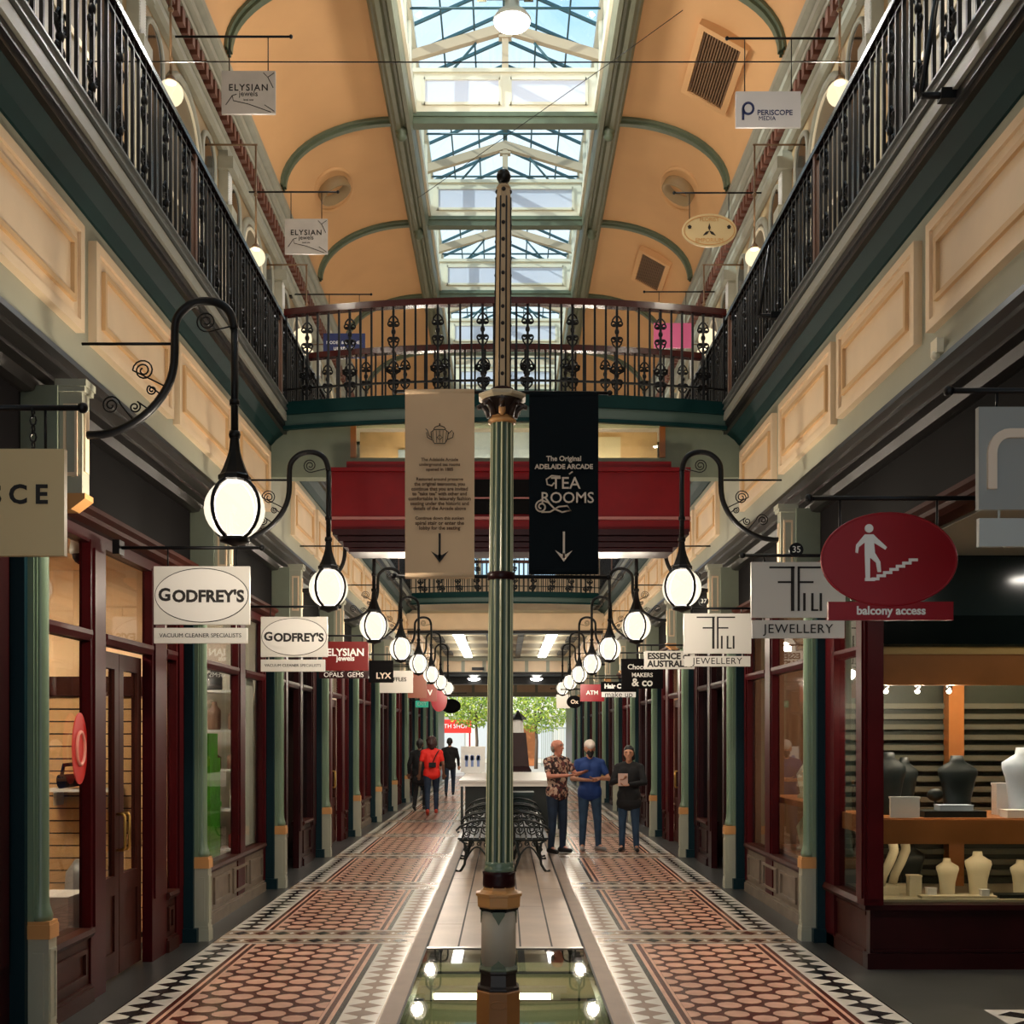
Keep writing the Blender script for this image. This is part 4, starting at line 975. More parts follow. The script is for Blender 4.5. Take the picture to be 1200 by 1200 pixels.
for d, px0, px1, py0, py1, q0, q1, lab in ((7.8, 880, 990, 659, 724, 727, 748, 'larger nearer pale jewellery sign with tall thin letters, partly behind the red oval sign'),
                                       (11.2, 801, 880, 719, 766, 769, 781, 'smaller farther pale jewellery sign with tall thin letters, right side above the pilasters')):
    t, w, h = sign('hanging_sign', lab, px0, px1, py0, py1, d, M_signgrey, 'jewellery shop signs', rod=(px0-10, py0-(8 if d < 9 else 6), WALL))
    b = MB(); Y_, T_ = -.019, .011*w/.66
    def bar(x0, x1, z0, z1): b.box(x0*w-w/2, x1*w-w/2, Y_, Y_+.006, z0*h, z1*h)
    bar(.19, .46, .885, .92); bar(.50, .76, .885, .92); bar(.42, .455, .12, .92); bar(.49, .515, .12, .92); bar(.28, .44, .62, .655); bar(.50, .66, .62, .655)
    bar(.55, .575, .12, .44); bar(.635, .66, .12, .44); bar(.635, .71, .12, .15); bar(.725, .75, .12, .44)
    b.build('letter_bars', M_ink, t)
    subplate(t, d, px0+1, px1-1, q0, q1, M_signgrey, 'JEWELLERY', M_ink, .76, spacing=1.1)
    bb = MB(); cx = WX(px1-56 if d > 9 else px0+52, d)-t.location.x; zz = WZ(py0-14, d)-t.location.z
    bb.prism([(cx+.05*math.cos(2*PI*i/16), zz+.05*math.sin(2*PI*i/16)) for i in range(16)], -.03, -.015)
    pl = bb.build('number_disc', M_black, t); lettering('35' if d < 9 else '37', .07, M_letw, pl, cx, -.032, zz, width=.055)
# balcony access sign
d = 5.4
t, w, h = sign('hanging_sign', 'crimson oval balcony access sign with a white stair climbing figure, hanging on the right', 962, 1120, 602, 710, d, M_signred, ell=True, rod=(948, 584, WALL))
b = MB(); n = 48; b.tube([(w/2*math.cos(2*PI*i/n), -.012, h/2+h/2*math.sin(2*PI*i/n)) for i in range(n)], .006, 6, closed=True); b.build('oval_rim', M_signred, t)
b = MB(); k = .00415; Y_ = -.019
def sp(px, py): return (WX(px, d)-t.location.x, WZ(py, d)-t.location.z)
NP = [0]
def pg(l): NP[0] += 1; b.prism([sp(*p) for p in l], Y_-NP[0]*.0004, Y_+.005)
c_ = sp(1017, 620); b.prism([(c_[0]+.021*math.cos(2*PI*i/16), c_[1]+.021*math.sin(2*PI*i/16)) for i in range(16)], Y_, Y_+.005)
pg([(1012, 627), (1022, 627), (1024, 650), (1012, 652)]); pg([(1012, 627), (1012.5, 636), (1005, 642), (1004, 649), (1001, 648), (1002, 639)]); pg([(1022, 627), (1027, 632), (1038, 642), (1036, 645), (1023, 637)])
pg([(1012, 650), (1018, 650), (1018, 680), (1013, 680)]); pg([(1017, 649), (1024, 649), (1030, 659), (1031, 671), (1027, 671), (1025, 660), (1018, 654)])
pg([(1012, 678), (1024, 678), (1024, 681.5), (1012, 681.5)])
st_ = []
x, y = 1020, 679
for i in range(6): st_ += [sp(x, y), sp(x+7.5, y)]; x += 7.5; y -= 3.7
st_ += [sp(x, y), sp(x+9, y)]
stroke(b, st_, .0135, Y_-.0008, Y_+.005)
b.build('stair_figure', M_letw, t)
subplate(t, d, 970, 1116, 705.5, 727, M_signred, 'balcony access', M_letw, .55, bold=.002)
# signs at the picture edges
d = 4.4
t, w, h = sign('hanging_sign', 'cream sign with spaced dark capitals, cut by the left picture edge', -92, 77, 527, 652, d, M_signcream, rod=(97, 478, -WALL))
lettering('S C E', h*.17, M_ink, t, WX(24, d)-t.location.x, -.018, h*.565, width=.23, bold=.002)
b = MB(); zr = WZ(478, d)-t.location.z; xx = WX(39, d)-t.location.x
for i in range(5): b.tube([(xx+.012*math.cos(a*PI/4)*(i % 2), .012*math.cos(a*PI/4)*((i+1) % 2), h+(zr-h)*(i+.5)/5+.02*math.sin(a*PI/4)) for a in range(8)], .004, 5, closed=True)
b.build('chain', M_black, t)
t, w, h = sign('hanging_sign', 'plain grey sign with one large pale letter, cut by the right picture edge', 1145, 1310, 478, 598, d, mat('mid grey sign board', (150, 152, 148), .4), rod=(1112, 458, WALL))
b = MB(); x = -w/2+.14
P = [(x-.09, .08), (x-.09, .22)]+[(x-.09+.07-.07*math.cos(PI/2*i/6), .22+.08*math.sin(PI/2*i/6)) for i in range(1, 7)]+[(x+.04, .30)]+[(x+.04+.07*math.sin(PI/2*i/6), .30-.08+.08*math.cos(PI/2*i/6)) for i in range(1, 7)]+[(x+.11, .08)]
stroke(b, P, .036, -.028, -.015)
b.build('lettering', M_pale, t)
b = MB(); x0, x1 = WX(1146, d)-t.location.x, WX(1310, d)-t.location.x; b.box(x0, x1, -.013, .013, WZ(641, d)-t.location.z, WZ(608, d)-t.location.z)
for f in (.15, .85): b.tube([(x0+(x1-x0)*f, 0, -.05), (x0+(x1-x0)*f, 0, .02)], .005, 5)
b.build('lower_plate', mat('pale grey plate', (176, 180, 176), .4), t)
# farther signs
def mini(label, px0, px1, py0, py1, d, m, texts, ell=False, sub=None, side=None):
    sg = -1 if px0 < CX else 1
    t, w, h = sign('hanging_sign', label, px0, px1, py0, py1, d, m, 'farther hanging shop signs', ell=ell, rod=((px1+6 if sg < 0 else px0-6), py0-7, sg*WALL))
    for tx, fx, fz, fw, tm in texts: lettering(tx, h*.2, tm, t, fx*w, -.018, fz*h, width=fw*w, bold=.002)
    if sub:
        p0, p1, q0, q1, m2, tx, tm = sub; subplate(t, d, p0, p1, q0, q1, m2, tx, tm, .8)
    return t
mini('crimson jewellery sign with pale capitals, left behind the smaller vacuum sign', 378, 432, 752, 786, 14.6, mat('brick red sign', (112, 26, 24), .5, spec=.2), [('ELYSIAN', 0, .62, .8, M_letw), ('jewels', 0, .42, .4, M_letw)], sub=(374, 432, 787, 795, M_dred, 'OPALS  GEMS', M_letw))
mini('small black sign with pale letters, just past the crimson one on the left', 432, 461, 774, 800, 18.0, M_blackb, [('LYX', .1, .3, .6, M_pale)])
mini('small pale sign past the black one on the left', 445, 484, 786, 812, 21.4, M_signgrey, [('RAFFLES', 0, .6, .6, M_ink)])
mini('small orange brown sign low in the left row of globes', 478, 500, 788, 818, 24.8, mat('orange brown sign', (124, 62, 36), .5), [])
mini('small tan red sign behind the orange brown one', 492, 512, 802, 822, 28.2, mat('tan red sign', (130, 48, 34), .5), [('V', .1, .5, .3, M_letw)])
mini('small crimson oval sign at the far end of the left row', 505, 524, 806, 834, 31.6, M_signred, [], ell=True)
mini('tiny dark oval sign past the crimson oval on the left', 517, 540, 819, 836, 35.0, M_blackb, [], ell=True)
mini('grey two-line sign left of the smaller jewellery sign', 755, 814, 763, 784, 14.6, M_signgrey, [('ESSENCE of', -.02, .7, .85, M_ink), ('AUSTRALIA', 0, .27, .9, M_ink)])
mini('black sign with pale lettering right of the right-hand globes', 728, 777, 772, 807, 18.0, M_blackb, [('Chocolate', 0, .72, .7, M_signgrey), ('MAKERS', 0, .45, .5, M_signgrey), ('& co', 0, .2, .5, M_signgrey)])
mini('black hair salon sign with a white strip, low right row', 704, 746, 799, 811, 21.4, M_blackb, [('Hair Co.', -.1, .55, .6, M_letw)], sub=(705, 745, 811, 817, M_white, 'make up', M_ink))
mini('bright red sign low in the right row of globes', 680, 708, 802, 822, 24.8, M_signred, [('ATM', 0, .5, .5, M_letw)])
mini('small dark oval sign at the far end of the right row', 664, 682, 815, 830, 28.2, M_blackb, [('Ox', 0, .5, .5, M_pale)], ell=True)
mini('small mid grey sign farthest on the right', 652, 668, 814, 830, 31.6, M_signgrey, [])
# gallery signs on horizontal wall rods
def gal(label, px0, px1, py0, py1, d, m, rodpy, tip, ell=False):
    sg = -1 if px0 < CX else 1
    t, w, h = sign('gallery_sign', label, px0, px1, py0, py1, d, m, 'gallery hanging signs', ell=ell, rod=(tip, rodpy, sg*3.6))
    return t, w, h
for d, box, rod, tip, lab in ((11.84, (260, 323, 84, 134), 43, 341, 'larger nearer marble-grey sign hanging from the upper left gallery rod'), (15.24, (334, 384, 257, 298), 225, 396, 'smaller farther marble-grey sign hanging from the upper left gallery rod')):
    t, w, h = gal(lab, *box, d, mat('grey marble sign', (178, 170, 162), .4, var=.1, vscale=4), rod, tip)
    lettering('ELYSIAN', h*.16, M_ink, t, 0, -.018, h*.6, width=w*.72, bold=.001, spacing=1.2)
    b = MB()
    for P in (((-.42, .2), (-.3, .42), (-.22, .45)), ((-.3, .42), (-.28, .3), (0, .22), (.42, .03)), ((.28, .95), (.36, .85), (.48, .95)), ((.36, .85), (.46, .6)), ((.3, .2), (.48, .05))): b.tube([(x*w, -.018, z*h) for x, z in P], .004, 5)
    b.build('marble_veins', M_ink, t)
    lettering('jewels', h*.08, M_ink, t, 0, -.018, h*.46, width=w*.35); lettering('level one', h*.06, M_ink, t, .0, -.018, h*.32, width=w*.18)
t, w, h = gal('white rectangular sign with a navy loop emblem on the upper right gallery', 862, 938, 108, 150, 11.84, mat('cool white sign', (206, 204, 206), .4), 45, 852)
M_navy = mat('navy print', (24, 38, 88), .5)
b = MB(); n = 16; P = [(-w*.31+.055*math.cos(PI*1.0+2*PI*i/n), -.019, h*.52+.06*math.sin(PI+2*PI*i/n)) for i in range(n)]; b.tube(P, .013, 6, closed=True); b.tube([(-w*.31-.055, -.019, h*.52), (-w*.31-.055, -.019, h*.2)], .013, 6); b.build('emblem', M_navy, t)
lettering('PERISCOPE', h*.18, M_navy, t, w*.1, -.018, h*.4, width=w*.54, bold=.001); lettering('MEDIA', h*.12, M_navy, t, -w*.02, -.018, h*.24, width=w*.26)
t, w, h = gal('cream oval sign with a leaf emblem on the upper right gallery', 799, 863, 251, 290, 15.24, M_signcream, 226, 790, ell=True)
b = MB(); n = 40; b.tube([(w*.46*math.cos(2*PI*i/n), -.017, h/2+h*.43*math.sin(2*PI*i/n)) for i in range(n)], .006, 5, closed=True); b.build('oval_rim', M_gold, t)
b = MB()
for a in (PI/2, PI/2+2.2, PI/2-2.2): b.prism([(.0, h*.48), (.05*math.cos(a-.4), h*.48+.05*math.sin(a-.4)), (.11*math.cos(a), h*.48+.11*math.sin(a)), (.05*math.cos(a+.4), h*.48+.05*math.sin(a+.4))], -.02, -.014)
for x in (-.36, .36): b.prism([(x*w+.03*math.cos(PI/2+2*PI*i/5), h*.6+.03*math.sin(PI/2+2*PI*i/5)) for i in range(5)], -.02, -.014)
b.build('leaf_emblem', M_ink, t)
lettering('EMPORIUM', h*.12, M_gold, t, 0, -.018, h*.2, width=w*.5); lettering('FLORIST', h*.1, M_gold, t, 0, -.018, h*.82, width=w*.35)
t, w, h = gal('navy sign seen through the left end of the footbridge railing', 379, 428, 391, 420, 18.64, M_navy, 345, 435)
lettering('MODEL & LEATHER', h*.14, M_letw, t, 0, -.018, h*.62, width=w*.85); lettering('upstairs', h*.12, M_letw, t, 0, -.018, h*.4, width=w*.5)
t, w, h = gal('pink sign seen through the right end of the footbridge railing', 766, 810, 379, 408, 18.64, mat('pink sign', (206, 96, 140), .5), 342, 755)
# ------------------------------------------------------------------ vents and round ducts on the vault, lamps under the skylight
def vault_hit(px, py):
    lo, hi = 5.0, 60.0
    def f(d):
        x, z = abs(WX(px, d)), WZ(py, d)
        u = (x-1.67)/1.78
        if u < 0 or u > 1: return None
        return z-(10.25+1.05*math.sqrt(max(0, 1-u*u)))
    d = 6.0
    while d < 40:
        v = f(d)
        x = abs(WX(px, d))
        if (v is not None and v >= 0) or x >= 3.45: return Vector((WX(px, d), d, WZ(py, d)))
        d += .01
    return None
def vault_frame(px, py):
    p = vault_hit(px, py); sg = 1 if p.x > 0 else -1
    u = (abs(p.x)-1.67)/1.78; z = (p.z-10.25)/1.05
    n = Vector((-sg*u/1.78, 0, -max(z, .05)/1.05)).normalized()       # into the hall
    t = Vector((0, 1, 0)); v = n.cross(t)
    return p, Matrix((tuple(t), tuple(v), tuple(n))).transposed().to_4x4()
def vent(label, corner, L, W):
    p, R = vault_frame(*corner)
    p = p+R.to_3x3()@Vector((0, 0, .09)); t = thing('ceiling_vent', label, 'vent', p); t.rotation_euler = R.to_euler()
    b = MB()
    for a, c, e, f_ in ((-L/2-.09, L/2+.09, W/2, W/2+.09), (-L/2-.09, L/2+.09, -W/2-.09, -W/2), (-L/2-.09, -L/2, -W/2, W/2), (L/2, L/2+.09, -W/2, W/2)): b.box(a, c, e, f_, -.3, .03)
    b.build('frame', M_vault, t)
    b = MB(); b.box(-L/2, L/2, -W/2, W/2, -.1, -.06); b.build('dark_opening', M_ink, t)
    b = MB(); n = 14
    for i in range(n):
        y = -W/2+W*(i+.5)/n
        b.box(-L/2, L/2, y-.012, y+.012, -.05, .01)
    b.build('louvre_slats', mat('brown slats', (110, 78, 48), .6), t)
vent('large dark louvred vent in the right vault near the top of the picture', (840, 76), 1.35, .55)
vent('smaller dark louvred vent in the right vault above the footbridge', (765, 314), 1.2, .5)
for px, lab in ((390, 'round ochre duct collar let into the left vault'), (797, 'round ochre duct collar let into the right vault')):
    p, R = vault_frame(px, 222); t = thing('round_duct', lab, 'duct', p); t.rotation_euler = R.to_euler()
    b = MB(); n = 28
    b.tube([(.62*math.cos(2*PI*i/n), .36*math.sin(2*PI*i/n), .0) for i in range(n)], .045, 6, closed=True); b.build('rim', M_vault, t)
    b = MB(); b.lathe([(.28, -.1), (.28, .16), (.24, .17), (.22, -.02)], -.1, 0, 18); b.build('collar', MATS['ochre gallery wall paint'], t)
def highbay(loc, label):
    t = thing('high_bay_lamp', label, 'pendant lamp', loc)
    b = MB(); b.lathe([(.235, 0), (.25, .03), (.2, .1), (.1, .17), (.09, .32), (.05, .34), (.012, .36), (.012, .9)], 0, 0, 20); b.build('shade', M_white, t)
    b = MB(); b.lathe([(.22, -.015), (.225, .0)], 0, 0, 20); b.sphere((0, 0, -.01), .2, 16, 8, sc=(1, 1, .35)); b.build('lens', lightmat('high bay glow', (255, 250, 240), 12), t)
highbay((WX(600, 14.3), 14.3, 11.0), 'bright bell-shaped lamp hanging under the skylight at the top of the picture')
b = MB()
for x0, x1 in ((-.36, -.24), (.24, .36)): b.box(x0, x1, 12.6, 14.2, 11.2, 11.34)
b.box(-.36, .36, 14.2, 14.32, 11.3, 11.44); b.box(-1.42, 1.42, 13.58, 13.82, 11.32, 11.44)
struct(b.build('trim_lamp_frame', M_beamg))
def wire(label, pts, r=.006):
    b = MB(); b.tube(pts, r, 5); tag(b.build('wire', M_mould), label, 'wire')
wire('thin taut wire crossing the hall high up between the galleries', [(-3.6, 9.5, WZ(72, 9.5)), (0, 9.5, WZ(73, 9.5)), (3.6, 9.5, WZ(72, 9.5))])
wire('thin wire slanting up to the right skylight beam', [(WX(490, 18), 18, WZ(232, 18)), (WX(720, 15), 15, WZ(70, 15)), (WX(800, 14), 14, WZ(12, 14))], .005)
for px, py, lab in ((1105, 112, 'bent black lamp bracket on the right gallery edge near the top'), (905, 370, 'bent black lamp bracket on the right gallery edge by the footbridge')):
    d = 2.38*F/(px-CX); z = WZ(py, d)
    b = MB(); b.tube([(0, 0, 0), (.14, 0, .0), (.16, 0, .02)], .02, 6); b.tube([(0, 0, 0), (.02, 0, .12), (.10, 0, .62)], .016, 6); b.box(.1, .2, -.03, .03, -.03, .03)
    tag(b.build('lamp_bracket', M_black, None, (2.38-.12, d, z)), lab, 'bracket')
b = MB(); b.box(-.04, .0, -.05, .05, -.04, .05); b.sphere((-.03, 0, -.045), .03, 8, 6)
tag(b.build('motion_sensor', M_trimw, None, (2.625, 2.62*F/(1101-CX), WZ(408, 2.62*F/(1101-CX)))), 'small cream sensor box on the right panelled wall', 'sensor')
# ceiling strip lights and downlights beyond the second footbridge
for s in (-1, 1):
    t = thing('strip_light', 'bright white fluorescent strip on the far low ceiling, %s one' % SIDE[s], 'ceiling light', (s*1.47, 33.4, 4.95), 0, 'far strip lights')
    b = MB(); b.box(-.17, .17, 0, 11, .06, .1); b.box(-.03, .03, .3, .4, .1, .13); b.build('housing', M_white, t)
    for y0 in (.05, 5.6):
        b = MB(); b.box(-.15, .15, y0, y0+5.3, 0, .06); b.build('tube', M_tube, t)
    t = thing('downlight', 'round glowing downlight under the far dark beam, %s one' % SIDE[s], 'ceiling light', (s*1.3, 46.2, 4.22), 0, 'far downlights')
    b = MB(); b.lathe([(.3, .04), (.32, .0), (.26, -.01)], 0, 0, 16); b.build('rim', M_white, t)
    b = MB(); b.sphere((0, 0, -.02), .26, 14, 8, sc=(1, 1, .35)); b.build('lens', M_tube, t)
t = thing('exit_sign', 'small green exit sign over the left shops, beyond the last globes', 'sign', (WX(494.5, 33), 33, WZ(829, 33)))
b = MB(); b.box(-.19, .19, -.04, .04, 0, .2); b.build('box', mat('green sign', (52, 150, 120), .5, emit=(52, 150, 120), estr=.6), t)
lettering('EXIT', .13, M_letw, t, 0, -.045, .1, width=.26); b = MB(); b.box(-1.1, 0, -.02, .02, .2, .23); b.build('arm', M_black, t)
# ------------------------------------------------------------------ people
def capsule(mb, a, b, r1, r2, n=12, flat=1.0):
    a, b = Vector(a), Vector(b); d = b-a; L = d.length; d.normalize()
    u = d.orthogonal().normalized(); w = d.cross(u); rings = []
    K = 4
    prof = [(-math.cos(PI/2*i/K)*r1, math.sin(PI/2*i/K)*r1) for i in range(K+1)]+[(L+math.sin(PI/2*i/K)*r2, math.cos(PI/2*i/K)*r2) for i in range(K+1)]
    for t, r in prof:
        r = max(r, .0005); rings.append([mb.V(tuple(a+d*t+(u*math.cos(2*PI*i/n)+w*math.sin(2*PI*i/n))*r)) for i in range(n)])
    for k in range(len(rings)-1):
        for i in range(n): j = (i+1) % n; mb.Fc((rings[k][i], rings[k][j], rings[k+1][j], rings[k+1][i]), 0, True)
    mb.Fc(rings[0][::-1]); mb.Fc(rings[-1])
def fuse(mb, name, m, parent, voxel=.011, smooth=3, decimate=None):
    me = mb.mesh(name, m); o = bpy.data.objects.new(name, me); COL.objects.link(o)
    r = o.modifiers.new('r', 'REMESH'); r.mode = 'VOXEL'; r.voxel_size = voxel; r.use_smooth_shade = True
    s = o.modifiers.new('s', 'SMOOTH'); s.iterations = smooth; s.factor = .5
    bpy.context.view_layer.update()
    nm = bpy.data.meshes.new_from_object(o.evaluated_get(bpy.context.evaluated_depsgraph_get()))
    bpy.data.objects.remove(o); nm.materials.clear(); nm.materials.append(m)
    for p in nm.polygons: p.use_smooth = True; p.material_index = 0
    return link(name, nm, parent)
def hand(mb, wrist, direction, side, palm_n, curl=.6):
    w = Vector(wrist); d = Vector(direction).normalized(); pn = Vector(palm_n); pn = (pn-d*pn.dot(d)).normalized(); lat = d.cross(pn)*side
    for i in range(4):
        off = lat*(-.03+.02*i)
        capsule(mb, w+off*.6, w+d*.085+off, .015, .013, 8)
        L = (.036, .042, .04, .032)[i]; p = w+d*.088+off
        for seg in range(3):
            a = curl*(.45+seg*.55); q = p+(d*math.cos(a)+pn*math.sin(a))*L*(1, .72, .55)[seg]; capsule(mb, p, q, .0095-.001*seg, .0085-.001*seg, 8); p = q
    p = w+d*.025-lat*.03; q = p+(d*.75-lat*.65+pn*.2).normalized()*.042; capsule(mb, p, q, .014, .011, 8); capsule(mb, q, q+(d*.95-lat*.1+pn*.35).normalized()*.035, .0105, .009, 8)
def person(label, loc, rz, Ht, arms, legs, shirt, trousers, shoes, skin, hair, hairstyle='short', sleeves='short', look=0.0, build=1.0, extra=None, long_shirt=.0):
    t = thing('person', label, 'person', loc, rz); k = Ht/1.75; t.scale = (k, k, k)
    bd = MB(); sh = MB(); tr = MB(); so = MB()
    B = build
    hip = [Vector((-.095, .01, .91)), Vector((.095, .01, .91))]; shd = [Vector((-.185*B, .01, 1.42)), Vector((.185*B, .01, 1.42))]
    # torso (body and shirt)
    for mb, g in ((bd, 0), (sh, .014)):
        capsule(mb, (-.07, .0, .97), (.07, .0, .97), .115+g, .115+g); capsule(mb, (0, -.005, 1.0), (0, .0, 1.2), .128*B+g, .125*B+g)
        for x in (-.075, .075): capsule(mb, (x*.8, 0, 1.1), (x*B, -.005, 1.33), .1+g, .11+g)
        capsule(mb, shd[0]*1, shd[1]*1, .06+g, .06+g)
        capsule(mb, (0, .015, 1.38), (0, .012, 1.46), .085+g*.6, .06+g*.5)
        for x in (-1, 1): capsule(mb, (x*.03, .012, 1.485), (x*.15, .01, 1.44), .045+g*.5, .055+g*.5)
    capsule(sh, (-.07, 0, .93), (.07, 0, .93), .13, .13)
    if long_shirt: capsule(sh, (-.08, 0, .9-long_shirt), (.08, 0, .9-long_shirt), .135, .135); capsule(sh, (-.075, 0, .95), (.075, 0, .95), .13, .13)
    capsule(bd, (0, .015, 1.44), (0, -.002, 1.56), .055, .052)
    # head
    R = Matrix.Rotation(look, 4, 'Z'); hc = Vector((0, -.005, 1.645))
    def hp(x, y, z): return hc+R@Vector((x, y, z))
    capsule(bd, hp(0, .01, .02), hp(0, -.0, .025), .088, .085, 14); capsule(bd, hp(0, -.02, -.02), hp(0, -.045, -.085), .07, .042, 12); capsule(bd, hp(0, -.01, .03), hp(0, .025, .03), .085, .082)
    capsule(bd, hp(0, -.085, .012), hp(0, -.106, -.022), .010, .015, 8)
    for sx in (-1, 1): capsule(bd, hp(sx*.083, .01, .015), hp(sx*.08, .008, -.025), .016, .012, 8); capsule(bd, hp(sx*.045, -.068, .03), hp(sx*.018, -.078, .03), .014, .013, 8)
    capsule(bd, hp(-.022, -.082, -.052), hp(.022, -.082, -.052), .010, .010, 8)
    # legs
    for i in (0, 1):
        kn, an = Vector(legs[i][0]), Vector(legs[i][1]); fd = Vector(legs[i][2])
        capsule(bd, hip[i], kn, .085, .052); capsule(bd, kn, an, .052, .036)
        capsule(tr, hip[i]+Vector((0, 0, .03)), kn, .102, .067); capsule(tr, kn, an+Vector((0, 0, .0)), .067, .05)
        capsule(so, an+Vector((0, .0, -.045))-fd*.045, an+fd*.15+Vector((0, 0, -.055)), .043, .036); capsule(so, an-fd*.02+Vector((0, 0, -.02)), an+fd*.06+Vector((0, 0, -.04)), .044, .04)
        capsule(bd, an, an+fd*.12+Vector((0, 0, -.05)), .034, .026)
    capsule(tr, (-.07, .005, .96), (.07, .005, .96), .108, .108)
    # arms
    for i in (0, 1):
        el, wr, pn = Vector(arms[i][0]), Vector(arms[i][1]), arms[i][2]
        capsule(bd, shd[i], el, .047, .037); capsule(bd, el, wr, .038, .025)
        if sleeves == 'short': capsule(sh, shd[i], shd[i].lerp(el, .62), .066, .056)
        else: capsule(sh, shd[i], el, .066, .054); capsule(sh, el, el.lerp(wr, .92), .054, .04)
        hand(bd, wr, (wr-el), 1 if i else -1, pn, arms[i][3] if len(arms[i]) > 3 else .5)
    body = fuse(bd, 'body', skin, t, .0105, 2)
    fuse(sh, 'shirt', shirt, t, .013, 3); fuse(tr, 'trousers', trousers, t, .013, 3); fuse(so, 'shoes', shoes, t, .011, 2)
    e = MB()
    for sx in (-1, 1): e.sphere(tuple(hp(sx*.032, -.079, .018)), .009, 8, 6)
    e.build('eyes', M_ink, t)
    h = MB()
    if hairstyle == 'bald': 
        capsule(h, hp(0, .045, .0), hp(0, .05, -.03), .07, .064); [capsule(h, hp(x*.072, .02, .0), hp(x*.07, .03, -.03), .026, .022) for x in (-1, 1)]
    elif hairstyle == 'short':
        capsule(h, hp(0, .012, .062), hp(0, .03, .04), .091, .094); capsule(h, hp(0, .045, .02), hp(0, .05, -.04), .078, .06); capsule(h, hp(0, -.04, .085), hp(0, .02, .07), .055, .07)
    elif hairstyle == 'bushy':
        capsule(h, hp(0, .03, .05), hp(0, .045, .0), .115, .115); capsule(h, hp(0, .05, .0), hp(0, .055, -.08), .1, .08)
        for a in range(9): an_ = a*.7; capsule(h, hp(.08*math.cos(an_), .04+.07*math.sin(an_), .05-.03*(a % 3)), hp(.085*math.cos(an_), .04+.08*math.sin(an_), .05-.04*(a % 3)), .05, .05)
    elif hairstyle == 'long':
        capsule(h, hp(0, .012, .062), hp(0, .03, .04), .092, .094); capsule(h, hp(0, .055, .02), hp(0, .07, -.16), .085, .06); capsule(h, hp(-.07, .01, .03), hp(-.075, .03, -.08), .03, .025); capsule(h, hp(.07, .01, .03), hp(.075, .03, -.08), .03, .025)
    elif hairstyle == 'cap':
        capsule(h, hp(0, .05, -.0), hp(0, .05, -.04), .07, .06)
    fuse(h, 'hair', hair, t, .011, 2)
    for sx in (-1, 1): e2 = MB(); e2.tube([tuple(hp(sx*.05, -.078, .036)), tuple(hp(sx*.032, -.088, .042)), tuple(hp(sx*.014, -.09, .037))], .006, 6); e2.build('eyebrow', hair, t)
    if extra: extra(t, hp)
    return t
M_skin = mat('tan skin', (190, 136, 108), .55); M_skin2 = mat('ruddy skin', (196, 128, 104), .55); M_skind = mat('brown skin', (120, 82, 62), .55)
M_denim = mat('dark blue denim', (28, 44, 66), .8, var=.3, vscale=9); M_denim2 = mat('mid blue denim', (38, 62, 88), .8, var=.35, vscale=6); M_blk = mat('black cloth', (20, 19, 22), .85)
M_shoe = mat('dark shoe', (30, 28, 30), .5); M_shoe2 = mat('grey trainer', (130, 126, 124), .5)
M_hair = mat('dark hair', (24, 18, 16), .6); M_hairg = mat('grey hair', (150, 140, 130), .7); M_hairr = mat('dark auburn hair', (48, 20, 18), .6)
M_polo = mat('royal blue polo cloth', (18, 52, 112), .75); M_polo_n = mat('navy hem cloth', (16, 26, 50), .75)
M_shirtp = pattern_mat('patterned shirt cloth', [(40, 26, 26), (168, 128, 108), (92, 44, 42), (190, 160, 140), (54, 36, 40)], 26)
M_redt = mat('bright red cloth', (226, 34, 22), .7)
STAND = [((-.11, -.01, .49), (-.12, .02, .095), (-.12, -.99, 0)), ((.11, -.02, .49), (.125, .01, .095), (.2, -.97, 0))]
Dp = 17.1
def ground(px, py): d = F*H/(py-CY); return (WX(px, d), d, 0)
def belt_(t, hp): pass
def hold(t, hp):
    b = MB(); b.box(-.085, .075, -.325, -.318, 1.12, 1.33); o = b.build('paper', mat('pinkish paper', (196, 164, 150), .7), t); o.location = (-.06, -.02, 0)
person('older bald man in a brown patterned short-sleeved shirt, arm held out to his neighbour', ground(653, 1000), math.radians(42), 1.74,
       [((-.30, -.12, 1.2), (-.12, -.36, 1.22), (0, 0, 1), .4), ((.27, -.14, 1.22), (.13, -.42, 1.26), (0, 0, 1), .3)], STAND, M_shirtp, M_denim, M_shoe, M_skin2, M_hairg, 'bald', build=1.08, look=.25)
def cap_(t, hp):
    b = MB(); capsule(b, hp(0, .01, .07), hp(0, .03, .065), .094, .092); capsule(b, hp(0, -.06, .06), hp(0, -.115, .048), .07, .05)
    fuse(b, 'flat_cap', mat('pale flat cap cloth', (214, 200, 188), .8), t, .011, 2)
    b = MB(); capsule(b, hp(0, -.05, -.06), hp(0, -.065, -.1), .062, .04); fuse(b, 'beard', M_hair, t, .011, 2)
person('bearded man in a pale flat cap and blue polo shirt, arms folded', ground(691, 997), math.radians(6), 1.70,
       [((-.30, -.06, 1.17), (-.03, -.23, 1.15), (0, -.3, 1), .5), ((.30, -.06, 1.17), (.06, -.26, 1.18), (0, -.3, 1), .5)], [STAND[0], ((.12, -.05, .49), (.14, -.02, .095), (.5, -.86, 0))], M_polo, M_denim2, M_shoe2, M_skin, M_hair, 'cap', extra=cap_, long_shirt=0)
person('dark-haired person in black jacket and jeans holding a sheet of paper, right-hand wall', ground(737, 998), math.radians(-12), 1.62,
       [((-.27, -.08, 1.17), (-.10, -.27, 1.22), (0, -.3, 1), .8), ((.27, -.08, 1.17), (.02, -.28, 1.14), (0, -.3, 1), .8)], STAND, M_blk, M_denim2, M_shoe, M_skin, M_hair, 'long', sleeves='long', extra=hold, long_shirt=.08)
